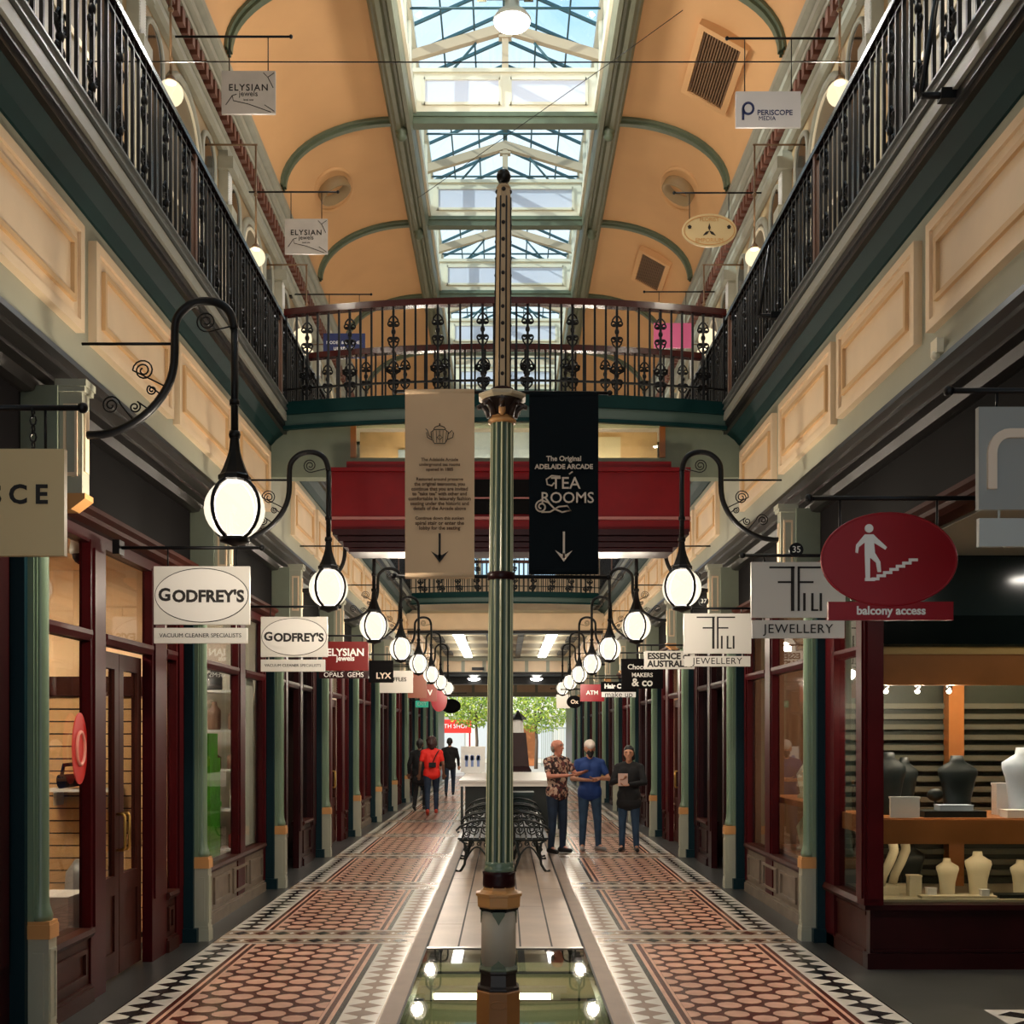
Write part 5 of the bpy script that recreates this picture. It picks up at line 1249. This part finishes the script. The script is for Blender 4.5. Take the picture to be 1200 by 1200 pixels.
WALK = [((-.10, -.20, .52), (-.10, -.06, .12), (0, -1, 0)), ((.10, .02, .49), (.10, .22, .13), (0, -.95, -.3))]
def bag(t, hp):
    b = MB(); b.box(-.09, .07, .16, .22, 1.09, 1.2); b.build('shoulder_bag', M_blk, t)
    b = MB(); b.tube([(-.16, .06, 1.47), (-.1, .15, 1.38), (-.02, .165, 1.2)], .012, 6); b.build('bag_strap', M_blk, t)
HANG = [((-.26, .02, 1.16), (-.27, -.08, .93), (0, -1, 0), .6), ((.26, .05, 1.16), (.28, -.02, .93), (0, -1, 0), .6)]
person('woman in a bright red top with a small black bag, walking away on the left', ground(506, 955), PI+.08, 1.76, HANG, WALK, M_redt, M_denim, mat('red trainer', (200, 70, 50), .5), M_skind, M_hairr, 'bushy', extra=bag)
person('person in dark clothes walking away close to the left shops, beside the red top', ground(492, 950), PI-.1, 1.7, HANG, WALK, M_blk, M_blk, M_shoe, M_skind, M_hair, 'short', sleeves='long', long_shirt=.15)
person('distant person in black walking away, just right of the red top', ground(527, 933), PI, 1.72, HANG, WALK, M_blk, M_denim, M_shoe, M_skin, M_hair, 'short', sleeves='long')

# ------------------------------------------------------------------ cast iron benches back to back, tables and things down the middle
M_iron = mat('green black cast iron', (18, 26, 24), .35)
def make_bench(s):          # seat faces s*X; length along y
    t = thing('cast_iron_bench', '', 'bench'); L = 1.5
    for y in (0, L):
        b = MB(s)
        b.tube([(.56, y, .0), (.53, y, .03), (.49, y, .1), (.47, y, .25), (.49, y, .38), (.55, y, .43)], .018, 6); b.tube([(.14, y, 0), (.15, y, .06), (.2, y, .2), (.16, y, .36), (.12, y, .43)], .018, 6)
        b.tube([(.56-.0, y, .0), (.61, y, .02)], .016, 6)
        P = [(.16+.33*i/10, y, .13+.2*math.sin(PI*i/10)) for i in range(11)]; b.tube(P, .012, 6); b.tube([(.12, y, .42), (.56, y, .42)], .016, 6)
        for cx, cz_, R in ((.2, .36, .05), (.3, .375, .035), (.4, .37, .04), (.48, .3, .035)): b.tube(spiral(cx, cz_, R, 1.5, .25, 1, 1, y=y), .008, 5)
        b.build('leg', M_iron, t)
        b = MB(s)
        b.tube([(.12, y, .42), (.10, y, .6), (.05, y, .78), (.02, y, .95), (.03, y, 1.0)], .018, 6)
        b.tube([(.08, y, .66), (.25, y, .69), (.42, y, .66), (.55, y, .6), (.60, y, .55), (.58, y, .52), (.56, y, .54)], .016, 6); b.tube([(.52, y, .62), (.5, y, .52), (.53, y, .42)], .013, 6)
        for cx, cz_, R in ((.2, .56, .07), (.36, .56, .07), (.46, .5, .05)): b.tube(spiral(cx, cz_, R, 1.7, .2, 0, -1, y=y), .008, 5)
        b.build('arm', M_iron, t)
    for i in range(6):
        x = .15+i*.075; b = MB(s); b.box(x, x+.055, -.03, L+.03, .43, .455); b.build('seat_slat', M_iron, t)
    b = MB(s)
    for i in range(4): z = .56+i*.11; x = .09-.02*i; b.box(x-.012, x+.012, 0, L, z, z+.05)
    n = 8
    for i in range(n):
        for zc in (.62, .8): b.tube(spiral(0, 0, .06, 1.5, .25, i, 1 if i % 2 else -1), .006, 4) if False else b.tube([(.065-.02*(zc-.62)*5, L*(i+.5)/n+p[0], zc+p[2]) for p in spiral(0, 0, .065, 1.5, .25, i, 1 if i % 2 else -1)], .007, 4)
    b.tube([(.03, 0, 1.0), (.03, L, 1.0)], .02, 6); b.build('backrest', M_iron, t)
    return t
for s in (-1, 1):
    p = make_bench(s)
    for j, y in enumerate((14.75, 16.6, 18.5)):
        loc = (-.03+s*.02, y, 0); o = p if j == 0 else copy_tree(p, loc)
        o.location = loc; o['label'] = 'dark cast iron bench facing %s, %s behind the column' % (SIDE[s], ('nearest pair', 'second pair', 'third pair')[j]); o['group'] = 'cast iron benches in the middle of the hall'
def table(label, loc, w, l, h):
    t = thing('display_table', label, 'table', loc)
    b = MB(); b.box(-w/2, w/2, 0, l, h-.04, h); b.box(-w/2+.02, w/2-.02, .02, l-.02, h-.12, h-.04); b.build('table_top', mat('white table top', (226, 220, 212), .3), t)
    b = MB(); b.box(-w/2+.12, w/2-.12, .14, l-.14, .05, h-.12); b.build('base_cabinet', mat('dark green black cabinet', (22, 30, 28), .5), t)
    for x in (-w/2+.06, w/2-.06):
        for y in (.06, l-.06): b = MB(); b.box(x-.025, x+.025, y-.025, y+.025, 0, h-.12); b.build('leg', M_iron, t)
table('long white-topped display table behind the benches, its end showing left of the column', (.1, 21.5, 0), 2.0, 5.0, .95)
t = thing('planter_box', 'dark planter box standing behind the benches on the right of the column', 'planter', (.2, 20.5, 0))
b = MB(); b.box(-.3, .3, -.25, .25, 0, .72); b.box(-.33, .33, -.28, .28, .72, .78); b.build('box', mat('dark teal planter', (22, 44, 44), .5), t)
t = thing('poster_stand', 'white poster stand with pale blue figures on the far table, left of the column', 'poster stand', (WX(555, 26), 25.6, .95))
b = MB(); b.box(-.28, .28, -.02, .02, .03, .62); b.box(-.2, .2, -.08, .08, 0, .03); b.build('board', M_white, t)
b = MB()
for x in (-.15, -.02, .12): b.box(x-.03, x+.03, -.025, -.02, .15, .42); b.box(x-.045, x+.045, -.025, -.02, .3, .4)
b.build('printed_figures', mat('pale blue print', (120, 140, 190), .6), t)
t = thing('lantern_kiosk', 'dark maroon tapering kiosk post with a lantern head behind the column', 'kiosk', (WX(607, 30), 30, 0))
b = MB(); b.lathe([(.55, 0), (.5, .9), (.42, 1.0), (.3, 1.9)], 0, 0, 4, smooth=False, rot=PI/4); b.build('body', M_dred, t)
b = MB(); b.lathe([(.16, 1.9), (.14, 2.25)], 0, 0, 6, smooth=False); b.build('lantern', M_white, t)
b = MB(); b.lathe([(.24, 2.25), (.2, 2.32), (.05, 2.45), (.02, 2.5)], 0, 0, 6, smooth=False); b.build('cap', M_black, t)

# ------------------------------------------------------------------ street beyond the far doorway
b = MB(); b.box(-14, 14, 52, 84, -.14, -.02); struct(b.build('ground_street', mat('pale paving', (176, 168, 156), .8)))
t = thing('building', 'pale facade across the street seen through the far doorway', 'building', (0, 76, 0))
b = MB(); b.box(-14, 14, 0, 2, 0, 9); b.box(-14, 14, -.3, 0, 3.2, 3.5); b.build('wall', mat('bright cream facade', (226, 220, 206), .7), t)
for i in range(8):
    b = MB(); x = -11+i*3; b.box(x, x+2.2, -.06, 0, .3, 2.8); b.build('window', mat('street glass', (196, 200, 200), .4), t)
    b = MB(); b.box(x, x+2.2, -.06, 0, 4.3, 7); b.build('window', mat('street glass', (196, 200, 200), .4), t)
t = thing('shop_awning', 'red shop sign board across the street at the far left', 'sign', (WX(530, 70), 70, WZ(859, 70)))
b = MB(); b.box(-1.2, 1.2, -.1, .1, 0, .85); b.build('board', mat('bright red board', (222, 46, 36), .5), t); lettering('RUTH SHOP', .4, M_letw, t, 0, -.12, .42, width=2.0)
b = MB(); b.box(-1.15, -1.05, -.05, .05, -2.1, 0); b.box(1.05, 1.15, -.05, .05, -2.1, 0); b.build('post', M_signred, t)
t = thing('shop_pillar', 'orange brown brick pillar across the street under the tree', 'pillar', (WX(619, 68), 68, 0))
b = MB(); b.box(-.45, .45, -.3, .3, 0, 2.5); b.build('shaft', mat('orange brown brick', (186, 112, 62), .7), t); b = MB(); b.box(-.52, .52, -.36, .36, 2.5, 2.65); b.build('cap', M_trimw, t)
t = thing('street_fence', 'pale slatted fence across the street, right of the brick pillar', 'fence', (WX(660, 66), 66, 0))
b = MB()
for i in range(22): b.box(-1.3+i*.12, -1.25+i*.12, -.03, .03, 0, 2.3)
b.box(-1.35, 1.35, -.04, .04, 2.25, 2.35); b.box(-1.35, 1.35, -.04, .04, .1, .2); b.build('palings', mat('grey green paling', (150, 156, 148), .6), t)
def tree(label, loc, R, zc, seed):
    rnd = random.Random(seed); t = thing('street_tree', label, 'tree', loc)
    b = MB(); b.tube([(0, 0, -.05), (.05, 0, 1.5), (-.05, .1, zc)], .11, 8, r2=.07)
    for a in range(5): b.tube([(0, .05, zc-.8), (.9*math.cos(a*1.3), .9*math.sin(a*1.3), zc+.4)], .05, 6, r2=.02)
    b.build('trunk', mat('tree bark', (92, 74, 58), .8), t)
    b = MB()
    for i in range(2600):
        while True:
            p = Vector((rnd.uniform(-1, 1), rnd.uniform(-1, 1), rnd.uniform(-1, 1)))
            if .25 < p.length < 1: break
        p = Vector((p.x*R, p.y*R*.8, p.z*R*.62+zc+.2)); u = Vector((rnd.gauss(0, 1), rnd.gauss(0, 1), rnd.gauss(0, 1))).normalized(); v = u.orthogonal().normalized(); sz = rnd.uniform(.07, .14)
        b.Fc([b.V(tuple(p-u*sz)), b.V(tuple(p+v*sz*.5)), b.V(tuple(p+u*sz)), b.V(tuple(p-v*sz*.5))], 0 if rnd.random() < .6 else 1)
    b.build('foliage', [mat('yellow green leaf', (176, 190, 66), .5), mat('green leaf', (120, 150, 52), .5)], t)
tree('leafy yellow green street tree across the road, right of the column', (WX(628, 62), 62, 0), 2.3, 3.2, 3)
tree('leafy yellow green street tree across the road, left of the column', (WX(558, 66), 66, 0), 2.1, 3.4, 5)

# ------------------------------------------------------------------ jewellery display goods, near right window
def bust(label, px, y0, y1, d, m, grp, wide=1.0, thing_name='necklace_bust', zb=None):
    z0 = WZ(y1, d) if zb is None else zb; h = (y1-y0)*d/F
    t = thing(thing_name, label, 'display bust', (WX(px, d), d, z0), 0, grp); w = h*.30*wide
    b = MB(); b.loft([(0, 0, 0, w*.72, h*.14), (0, 0, h*.03, w*.72, h*.14), (0, 0, h*.3, w*.78, h*.10), (0, -.01, h*.55, w*.95, h*.10), (0, -.01, h*.7, w*1.12, h*.11), (0, 0, h*.78, w*1.1, h*.1), (0, .005, h*.85, w*.72, h*.08), (0, .008, h*.9, w*.42, h*.07), (0, .01, h*1.0, w*.36, h*.065)], 0, 20)
    b.build('torso', m, t); return t
M_velvet = mat('black velvet', (16, 26, 26), .45); M_pale2 = mat('pale blue white leather', (196, 206, 222), .45); M_linen = mat('cream linen', (206, 194, 166), .6)
SH, BD = 1.16, .52       # shelf and bed heights
bust('black velvet necklace bust in the middle of the upper shelf, right window', 1122, 880, 950, 9.0, M_velvet, 'necklace busts', zb=SH)
bust('black velvet necklace bust on the upper shelf beside the maroon corner post', 1042, 872, 945, 9.1, M_velvet, 'necklace busts', .8, zb=SH)
bust('second black bust on the upper shelf, behind the white card near the post', 1060, 880, 945, 9.3, M_velvet, 'necklace busts', .7, zb=SH)
bust('pale blue white necklace bust on the upper shelf, cut by the picture edge', 1200, 872, 952, 8.95, M_pale2, 'necklace busts', zb=SH)
bust('smaller cream linen bust on the lower bed, left of the taller one', 1110, 1018, 1060, 9.0, M_linen, 'cream busts', .95, zb=BD)
bust('taller cream linen bust in the middle of the lower bed', 1146, 1010, 1060, 9.0, M_linen, 'cream busts', .95, zb=BD)
bust('cream linen bust on the lower bed at the picture edge', 1196, 1020, 1060, 9.0, M_linen, 'cream busts', .95, zb=BD)
bust('dark bust standing among the cream stands on the lower bed', 1067, 1002, 1056, 9.25, M_velvet, 'cream busts', .9, zb=BD)
SPOTS = []
for i, (px, d, lab) in enumerate(((1039, 8.98, 'tall curved cream bracelet stand nearest the corner post'), (1053, 9.1, 'second curved cream bracelet stand, beside the first'))):
    t = thing('bracelet_stand', lab, 'display stand', (WX(px, d), d, BD))
    b = MB(); b.tube([(-.05, 0, .07), (-.03, 0, .15), (.02, 0, .25), (.06, 0, .35), (.05, 0, .42)], .035, 10, r2=.04); b.build('arm', M_linen, t); b = MB(); b.box(-.12, .08, -.06, .06, 0, .07); b.build('foot', M_linen, t)
def goods(name, label, cat, px0, px1, h, d, dep, m, z):
    x0, x1 = WX(px0, d), WX(px1, d); t = MB(); t.box(-(x1-x0)/2, (x1-x0)/2, -dep/2, dep/2, 0, h*.92); t.box(-(x1-x0)/2-.004, (x1-x0)/2+.004, -dep/2-.004, dep/2+.004, h*.92, h)
    return tag(t.build(name, m, None, ((x0+x1)/2, d, z)), label, cat)
goods('display_card', 'blank white card standing on the upper shelf, right window', 'card', 1043, 1077, .165, 8.75, .03, M_white, SH)
goods('display_tray', 'long black display tray on the upper shelf', 'tray', 1078, 1150, .05, 8.85, .2, M_velvet, SH)
goods('ring_tray', 'white ring tray lying on the black display tray', 'tray', 1098, 1137, .045, 8.86, .12, M_pale2, SH+.05)
goods('display_block', 'tall white display block on the upper shelf behind the tray', 'box', 1165, 1182, .26, 9.1, .1, M_white, SH)
goods('ring_tray', 'white ring tray on the upper shelf at the picture edge', 'tray', 1176, 1215, .06, 8.8, .14, M_white, SH)
goods('small_box', 'tall pale box on the lower bed near the corner post', 'box', 1064, 1078, .17, 8.9, .08, M_linen, BD)
goods('price_block', 'small white block on the lower bed left of the cream busts', 'box', 1086, 1096, .075, 8.85, .06, M_white, BD)
goods('price_block', 'small white block on the lower bed before the taller cream bust', 'box', 1149, 1158, .07, 8.78, .05, M_white, BD)
goods('display_tray', 'flat cream tray under the cream busts on the lower bed', 'tray', 1078, 1165, .02, 8.8, .1, M_linen, BD)
goods('display_tray', 'dark flat tray on the lower bed at the picture edge', 'tray', 1168, 1225, .03, 8.82, .12, M_velvet, BD)
t = thing('ring_tree', 'small black ring tree on the upper shelf left of the middle bust', 'display stand', (WX(1096, 9.1), 9.1, SH))
b = MB(); b.lathe([(.05, 0), (.05, .02), (.012, .04), (.012, .12)], 0, 0, 12); b.build('foot', M_velvet, t); b = MB(); b.sphere((0, 0, .16), .06, 12, 8, sc=(1.15, .6, .9)); b.build('head', M_velvet, t)
for i, (px, z) in enumerate(((1038, 2.17), (1075, 2.17), (1112, 2.17))):
    t = thing('spot_lamp', 'tiny glowing spot lamp under the timber band of the right window, %s of three' % ('leftmost', 'middle', 'rightmost')[i], 'spot lamp', (WX(px, 8.95), 8.95, z), 0, 'window spot lamps')
    b = MB(); b.lathe([(.025, .0), (.03, .06), (.012, .09)], 0, 0, 10); b.build('can', M_chrome, t); b = MB(); b.sphere((0, 0, -.004), .022, 8, 6); b.build('bulb', M_tube, t)
    SPOTS.append((WX(px, 8.95), 8.9, z-.05))
# goods in the second right bay window
i = 0
for y in (10.1, 10.5, 11.1, 11.7):
    for z, lv in ((1.15, 'upper'), (.6, 'lower')):
        i += 1
        t = thing('jewellery_stand', 'pale jewellery stand on the %s shelf inside the second right window, %s back' % (lv, ORD[(i-1)//2]), 'display stand', (3.15, y, z), 0, 'stands in the second right window')
        b = MB(); b.loft([(0, 0, 0, .07, .07), (0, 0, .03, .07, .07), (0, 0, .05, .04, .04), (-.02, 0, .25, .06, .05), (.02, 0, .36, .03, .03)], 0, 12); b.build('stem', M_linen, t)
for z, nm in ((1.15, 'upper'), (.6, 'lower')):
    b = MB(); b.box(2.95, 3.45, 9.95, 12.4, z-.06, z); tag(b.build('window_shelf', MATS['honey timber']), '%s honey timber shelf inside the second right window' % nm, 'shelf')

# ------------------------------------------------------------------ vacuum shop goods, near left
t = thing('slatwall', 'pale timber slatwall at the far side of the peach shop', 'wall panel', (-4.3, 9.68, 0))
b = MB()
for i in range(19): b.box(-1.25, 1.28, -.03, 0, .1+i*.108, .195+i*.108, 0)
b.box(-1.25, 1.28, 0, .012, .05, 2.1, 1); b.box(-1.25, 1.28, -.06, .01, 2.15, 2.32, 2); b.build('slats', [mat('pale timber slat', (206, 164, 116), .5, var=.1, vscale=3), M_ink, M_brown], t)
t = thing('wall_shelf', 'white shelf on the slatwall of the peach shop', 'shelf', (-3.62, 9.5, 1.33)); b = MB(); b.box(-.3, .3, -.14, .15, 0, .025); b.box(-.25, -.22, .0, .15, -.12, 0); b.box(.22, .25, 0, .15, -.12, 0); b.build('board', M_white, t)
t = thing('handheld_vacuum', 'black handheld vacuum on the white shelf of the peach shop', 'vacuum cleaner', (-3.6, 9.45, 1.355))
b = MB(); b.tube([(-.2, 0, .06), (0, 0, .08), (.16, 0, .07)], .06, 12, r2=.045); b.build('body', M_blackb, t); b = MB(); b.tube([(-.18, 0, .1), (-.16, 0, .2), (0, 0, .22), (.05, 0, .12)], .018, 8); b.build('handle', M_blackb, t)
def upright(label, x, y, c):
    t = thing('upright_vacuum', label, 'vacuum cleaner', (x, y, 0), 0, 'upright vacuum cleaners')
    b = MB(); b.loft([(0, -.05, .02, .16, .17), (0, -.05, .1, .16, .16), (0, .0, .16, .1, .09)], 0, 16); b.build('floor_head', M_blackb, t)
    b = MB(); b.loft([(0, .02, .15, .1, .09), (0, .06, .3, .12, .1), (0, .1, .7, .11, .1), (0, .13, .8, .05, .05)], 0, 16); b.build('bin', c, t)
    b = MB(); b.tube([(0, .12, .75), (0, .2, 1.1), (0, .18, 1.2), (0, .12, 1.22)], .02, 8); b.build('handle', M_chrome, t)
upright('grey upright vacuum behind the double doors of the peach shop', -3.45, 8.9, mat('grey plastic', (120, 120, 124), .35)); upright('red upright vacuum by the left window of the peach shop', -3.3, 7.4, M_signred)
t = thing('carton', 'white carton on the floor inside the left window of the peach shop', 'box', (-3.4, 8.2, 0)); b = MB(); b.box(-.25, .25, -.2, .2, 0, .62); b.box(-.25, .25, -.2, .2, .62, .64); b.build('box', M_white, t); b = MB(); b.box(-.15, .15, -.203, -.2, .2, .45); b.build('printed_label', M_signgrey, t)
t = thing('window_sticker', 'round red sticker on the left window of the peach shop', 'sticker', (-2.855+.0, 7.42, 1.72))
b = MB(-1); n = 24; b.prism([(.13*math.cos(2*PI*i/n), .24*math.sin(2*PI*i/n)) for i in range(n)], -.012, -.006, 'x'); b.build('disc', mat('bright red vinyl', (206, 36, 28), .4), t)
b = MB(-1); b.tube([(-.014, .07*math.cos(2*PI*i/16), .11*math.sin(2*PI*i/16)) for i in range(16)], .014, 6, closed=True); b.build('ring', mat('pink vinyl', (236, 150, 130), .4), t)
t = thing('dome_camera', 'dark dome camera under the ceiling of the peach shop', 'camera', (WX(97, 8.0), 8.0, 3.04)); b = MB(); b.lathe([(.08, .2), (.09, .1), (.085, .07)], 0, 0, 14); b.build('mount', M_white, t); b = MB(); b.sphere((0, 0, .07), .075, 12, 8); b.build('dome', M_blackb, t)
t = thing('green_display_stand', 'bright green display stand in the window of the second left shop', 'display stand', (-3.06, 11.25, .58))
b = MB(); b.box(-.12, .12, -.2, .2, 0, .5); b.box(-.12, .12, -.2, .2, .55, 1.0); b.box(-.13, .13, -.21, .21, .5, .55); b.box(-.1, .1, -.17, .17, 1.0, 1.25); b.build('panels', mat('bright green card', (70, 168, 30), .4, var=.3, vscale=8), t)
b = MB(); b.box(-.02, .02, -.205, -.2, .1, .4); b.build('printed_label', M_white, t)
M_clut = [mat('clutter %d' % i, c, .5) for i, c in enumerate(((180, 176, 170), (60, 58, 60), (220, 214, 204), (120, 90, 70), (150, 60, 50)))]
rnd = random.Random(4)
for k, yb in ((1, 9.8), (3, 16.6), (4, 20.0)):
    t = thing('shelving_unit', 'tall shelving unit inside the %s left shop' % ORD[k], 'shelves', (-4.6, yb+.5, 0))
    b = MB(); 
    for z in (.1, .6, 1.1, 1.6, 2.1): b.box(-.25, .25, 0, 2.4, z, z+.03)
    for y in (0, 2.4): b.box(-.25, .25, y-.02, y+.02, 0, 2.2)
    b.build('frame', M_white, t)
    for z in (.13, .63, 1.13, 1.63):
        for q in range(5):
            hh = rnd.uniform(.2, .42); ww = rnd.uniform(.1, .18); b = MB(); b.box(-ww, ww, -.15, .15, 0, hh*.9); b.box(-ww*.9, ww*.9, -.14, .14, hh*.9, hh)
            tag(b.build('boxed_goods', M_clut[rnd.randrange(5)], None, (-4.6, yb+.72+q*.47, z)), 'boxed goods on the shelving inside the %s left shop' % ORD[k], 'box', 'boxed goods in the %s left shop' % ORD[k])

t = thing('display_rack', 'white display rack against the far partition of the second left shop', 'shelves', (-3.45, 12.72, 0))
b = MB()
for z in (.5, .95, 1.4, 1.85, 2.3): b.box(-.5, .5, -.16, .2, z, z+.025)
for x in (-.5, .5): b.box(x-.015, x+.015, -.16, .2, 0, 2.5)
b.build('frame', M_white, t)
n_ = 0
for z, lv in ((.525, 'lowest'), (.975, 'second'), (1.425, 'third'), (1.875, 'fourth'), (2.325, 'top')):
    for q in range(4):
        hh = rnd.uniform(.18, .36); ww = rnd.uniform(.06, .1); b = MB(); b.lathe([(ww*.9, 0), (ww, .02), (ww, hh*.7), (ww*.5, hh*.85), (ww*.4, hh)], 0, 0, 12); 
        tag(b.build('canister', M_clut[rnd.randrange(5)], None, (-3.82+q*.245, 12.7, z)), 'canister on the %s shelf of the white display rack in the second left shop' % lv, 'canister', 'canisters on the %s shelf of the display rack' % lv)
# ------------------------------------------------------------------ camera, sky, sun
cam = bpy.data.cameras.new('camera'); co = bpy.data.objects.new('camera', cam); COL.objects.link(co)
co.location = (0, 0, H); co.rotation_euler = (PI/2, 0, 0)
cam.sensor_width = 36; cam.sensor_fit = 'HORIZONTAL'; cam.lens = F/1200*36; cam.shift_x = (600-CX)/1200; cam.shift_y = (CY-600)/1200; cam.clip_end = 300
sc.camera = co
w = bpy.data.worlds.new('sky'); sc.world = w; w.use_nodes = True; nt = w.node_tree; bg = nt.nodes['Background']
tc = nt.nodes.new('ShaderNodeTexCoord'); n = nt.nodes.new('ShaderNodeTexNoise'); n.inputs['Scale'].default_value = 3.5; n.inputs['Detail'].default_value = 6
r = nt.nodes.new('ShaderNodeValToRGB'); r.color_ramp.elements[0].position = .42; r.color_ramp.elements[1].position = .6
r.color_ramp.elements[0].color = (*s2l((188, 218, 238)), 1); r.color_ramp.elements[1].color = (*s2l((250, 250, 250)), 1)
nt.links.new(tc.outputs['Generated'], n.inputs['Vector']); nt.links.new(n.outputs['Fac'], r.inputs['Fac']); nt.links.new(r.outputs['Color'], bg.inputs['Color'])
bg.inputs['Strength'].default_value = SKY
def sun(el, az, e):
    l = bpy.data.lights.new('sun', 'SUN'); l.energy = e; l.angle = .01; l.color = (1, .94, .84); o = bpy.data.objects.new('sun', l); COL.objects.link(o)
    d = Vector((math.cos(el)*math.cos(az), math.cos(el)*math.sin(az), -math.sin(el))); o.rotation_euler = d.to_track_quat('-Z', 'Y').to_euler(); o.location = (0, 0, 20)
sun(math.radians(24), math.radians(30), SUN)
def lamp(loc, power, col, size=.17):
    l = bpy.data.lights.new('lamp_light', 'POINT'); l.energy = power; l.color = col; l.shadow_soft_size = size; o = bpy.data.objects.new('lamp_light', l); COL.objects.link(o); o.location = loc
# the bulbs inside the opal globes and the high bay lamp
for s in (-1, 1):
    for j in range(-2, 6): lamp((s*3.0, 9.95+BAY*j, 7.57), PEND, (1, .88, .72), .07)
    for k in range(0 if s < 0 else 1, 8): lamp((s*1.585, Y0+BAY*k, 3.11), GLOB, (1, .87, .70), .1)
for p in SPOTS: lamp(p, 7, (1, .9, .75), .02)
lamp((WX(600, 14.3), 14.3, 10.85), HIGH, (1, .95, .88), .2)
sc.view_settings.view_transform = 'Standard'; sc.view_settings.look = 'None'; sc.view_settings.gamma = 1; sc.view_settings.use_curve_mapping = False
sc.view_settings.exposure = EXPO
